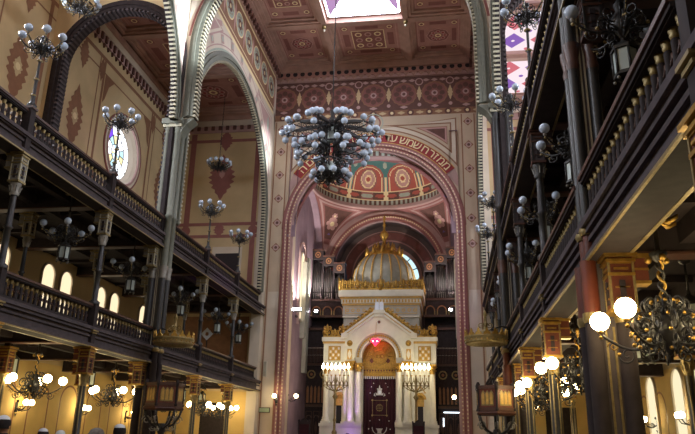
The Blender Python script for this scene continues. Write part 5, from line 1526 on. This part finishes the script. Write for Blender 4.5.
# ------------------------------------------------------------------ people at the lower edge
def person(loc, h, label, coat, hair, cap, rz=0):
    k = h/1.72
    t = thing('person', label, 'person', loc, rz, group='people standing in the nave')
    J = {'pel': (0, 0, .92, .15, .11), 'bel': (0, 0, 1.08, .15, .1), 'che': (0, -.01, 1.28, .17, .11), 'nk0': (0, 0, 1.43, .08, .07), 'nk1': (0, .01, 1.5, .055, .055), 'hd0': (0, .02, 1.57, .07, .08), 'hd1': (0, .015, 1.645, .078, .092)}
    for s, q in ((-1, 'l'), (1, 'r')):
        J['sh'+q] = (s*.18, 0, 1.39, .07, .065); J['el'+q] = (s*.24, .01, 1.12, .045, .045); J['wr'+q] = (s*.24, .1, .88, .032, .028); J['hn'+q] = (s*.235, .13, .8, .03, .02)
        J['hp'+q] = (s*.1, 0, .86, .09, .09); J['kn'+q] = (s*.1, .02, .48, .06, .06); J['an'+q] = (s*.1, 0, .09, .042, .042); J['to'+q] = (s*.11, .14, .05, .035, .035)
    E_ = [('pel', 'bel'), ('bel', 'che'), ('che', 'nk0'), ('nk0', 'nk1'), ('nk1', 'hd0'), ('hd0', 'hd1')]
    for q in 'lr': E_ += [('che', 'sh'+q), ('sh'+q, 'el'+q), ('el'+q, 'wr'+q), ('wr'+q, 'hn'+q), ('pel', 'hp'+q), ('hp'+q, 'kn'+q), ('kn'+q, 'an'+q), ('an'+q, 'to'+q)]
    names = list(J)
    me = bpy.data.meshes.new('body'); me.from_pydata([tuple(c*k for c in J[n][:3]) for n in names], [(names.index(a), names.index(c)) for a, c in E_], [])
    o = bpy.data.objects.new('body', me); C.objects.link(o); o.parent = t
    me.materials.append(MATS['skin'])
    sm = o.modifiers.new('skin', 'SKIN'); sm.use_smooth_shade = True
    for i, n in enumerate(names): me.skin_vertices[0].data[i].radius = (J[n][3]*k, J[n][4]*k); me.skin_vertices[0].data[i].use_root = n == 'pel'
    sb = o.modifiers.new('sub', 'SUBSURF'); sb.levels = sb.render_levels = 2
    # nose and ears belong to the head; fingers to the hands
    f = MB()
    f.sph((0, .115*k, 1.585*k), .018*k, 'skin', 8, 6, 1, 1.3, 1.4)
    for s in (-1, 1): f.sph((s*.083*k, .01*k, 1.59*k), .026*k, 'skin', 8, 6, .4, .8, 1.2); f.sph((s*.03*k, .094*k, 1.615*k), .011*k, 'cloth_white', 6, 5)
    f.sph((0, .098*k, 1.545*k), .022*k, 'wood_red', 8, 5, 1.1, .5, .3)
    f.build('face', t)
    for s in (-1, 1):
        f = MB()
        for j in range(4):
            L = (.07, .08, .075, .06)[j]; y = (.1+.022*j)*k; x = s*.235*k; z = .79*k
            f.tube([(x, y, z), (x-s*.008*k, y+.012*k, z-L*.5*k), (x-s*.03*k, y+.012*k, z-L*k)], [.01*k, .009*k, .007*k], 'skin', 6)
        f.tube([(s*.225*k, .15*k, .84*k), (s*.2*k, .18*k, .8*k), (s*.2*k, .18*k, .76*k)], [.012*k, .01*k, .008*k], 'skin', 6)
        f.build('finger', t)
    f = MB(); seg = 20
    f.lathe([(.2, .5), (.2, .8), (.185, 1.05), (.2, 1.25), (.205, 1.36), (.15, 1.43), (.075, 1.46), (.07, 1.5)], seg, coat, F=lambda x, y, z: Vector((x*k*1.15, y*k*.78, z*k)))
    for s in (-1, 1): f.tube([(s*.17*k, 0, 1.38*k), (s*.225*k, 0, 1.26*k), (s*.25*k, .01*k, 1.12*k), (s*.245*k, .09*k, .92*k)], [.09*k, .075*k, .062*k, .05*k], coat, 10)
    f.build('coat', t)
    f = MB()
    for s in (-1, 1): f.tube([(s*.1*k, 0, .9*k), (s*.1*k, .02*k, .5*k), (s*.1*k, 0, .1*k)], [.12*k, .09*k, .075*k], 'cloth_black', 10); f.sph((s*.105*k, .06*k, .05*k), .06*k, 'cloth_black', 10, 6, .8, 2.0, .8)
    f.build('trousers', t)
    f = MB(); f.lathe([(.088, 1.56), (.098, 1.62), (.094, 1.67), (.07, 1.715), (.03, 1.735), (.002, 1.738)], 18, hair, F=lambda x, y, z: Vector((x*k, (y*1.1 - .012)*k, z*k)))
    f.build('hair', t)
    if cap:
        f = MB(); f.lathe([(.088, 1.685), (.07, 1.72), (.035, 1.742), (.002, 1.748)], 18, cap, F=lambda x, y, z: Vector((x*k, (y*1.08 - .022)*k, z*k+.004))); f.build('skullcap', t)
person((-2.67, 10.0, 0), 1.83, 'person in a black coat wearing a pale skullcap at the lower left corner', 'cloth_black', 'hair_dark', 'cloth_white')
person((-3.21, 12.0, 0), 1.67, 'person with a small white skullcap over dark hair, under the left gallery', 'cloth_navy', 'hair_dark', 'cloth_white')
person((-3.46, 13.0, 0), 1.66, 'person with a pale blue-white head covering beside the white-capped one', 'cloth_navy', 'cloth_white', None, .3)
person((.13, 7.6, 0), 1.66, 'grey-haired person with bare head near the left sconces', 'cloth_black', 'hair_grey', None)
person((-1.25, 11.0, 0), 1.75, 'dark-haired person wearing a white skullcap right of the grey-haired one', 'cloth_black', 'hair_dark', 'cloth_white', -.2)

# ------------------------------------------------------------------ lamps, daylight and added fill
def area(name, loc, rot, size, power, col):
    l = bpy.data.lights.new(name, 'AREA'); l.shape = 'DISK'; l.size = size; l.energy = power; l.color = col
    o = bpy.data.objects.new(name, l); C.objects.link(o); o.location = loc; o.rotation_euler = rot
    return o
l = bpy.data.lights.new('stage_lamp', 'SPOT'); l.energy = 260; l.color = (.55, .3, 1); l.spot_size = .8; l.shadow_soft_size = .1
o = bpy.data.objects.new('stage_lamp', l); C.objects.link(o); o.location = (-1.5, 38.6, 1.9); o.rotation_euler = (math.radians(150), 0, 0)
for p, tgt, e, sz in (((4.2, 34.9, 1.5), (5.6, 36.7, 11.5), 300, .35), ((3.6, 34.9, 1.5), (-6.0, 29.5, 8.4), 700, .25)):
    l = bpy.data.lights.new('stage_lamp', 'SPOT'); l.energy = e; l.color = (.75, .3, 1); l.spot_size = sz; l.spot_blend = .8; l.shadow_soft_size = .1
    o = bpy.data.objects.new('stage_lamp', l); C.objects.link(o); o.location = p; o.rotation_euler = (Vector(tgt)-Vector(p)).to_track_quat('-Z', 'Y').to_euler()

# daylight falling in through the round windows of the right aisle
for y, e in ((29.6, 600), (16.2, 600), (3.0, 500)):
    area('daylight', (11.45, y, 15.25), (0, PI/2, 0), 3.0, e, (.8, .88, 1))
for y in (16.2, 3.0): area('daylight', (-11.45, y, 15.25), (0, -PI/2, 0), 2.6, 1100, (.85, .9, 1))  # fill added at the unseen left windows to lift the dark right galleries
# two shafts of daylight through the same windows
for y, tgt, e, sz in ((16.2, (-5.9, 22.6, 17.2), 42000, .19), (29.6, (-6.1, 35.0, 17.6), 24000, .16)):
    l = bpy.data.lights.new('daylight_shaft', 'SPOT'); l.energy = e; l.spot_size = sz; l.spot_blend = .6; l.shadow_soft_size = .4; l.color = (.8, .9, 1)
    o = bpy.data.objects.new('daylight_shaft', l); C.objects.link(o); o.location = (11.4, y, 15.6)
    o.rotation_euler = (Vector(tgt) - o.location).to_track_quat('-Z', 'Y').to_euler()
# the floodlights of the apse
for x, y, z, rx in ((-4.3, 42.9, 10.2, -165), (4.2, 42.9, 10.2, -165), (-4.4, 38.0, 9.2, 168)):
    l = bpy.data.lights.new('floodlight', 'SPOT'); l.energy = 900; l.spot_size = 2.2; l.shadow_soft_size = .15; l.color = (1, .94, .9)
    o = bpy.data.objects.new('floodlight', l); C.objects.link(o); o.location = (x, y, z); o.rotation_euler = (math.radians(rx), 0, 0)

# ------------------------------------------------------------------ world, camera, view
wd = bpy.data.worlds.new('World'); sc.world = wd; wd.use_nodes = True
wd.node_tree.nodes['Background'].inputs[0].default_value = (.35, .42, .6, 1); wd.node_tree.nodes['Background'].inputs[1].default_value = .5
cam = bpy.data.cameras.new('Camera'); co = bpy.data.objects.new('Camera', cam); C.objects.link(co); sc.camera = co
cam.sensor_width = 36; cam.lens = 676.58*36/695; cam.clip_end = 300
fw = Vector((-0.1421611, 0.93892958, 0.31337114)); rt = Vector((0.9895132, 0.14298223, 0.02048699)); up = Vector((0.02557066, -0.31299733, 0.94940972))
M = Matrix((( rt.x, up.x, -fw.x, 4.1113), (rt.y, up.y, -fw.y, 0), (rt.z, up.z, -fw.z, 1.6), (0, 0, 0, 1)))
co.matrix_world = M
sc.view_settings.view_transform = 'Standard'; sc.view_settings.look = 'None'; sc.view_settings.gamma = 1; sc.view_settings.use_curve_mapping = False
sc.view_settings.exposure = 0.42
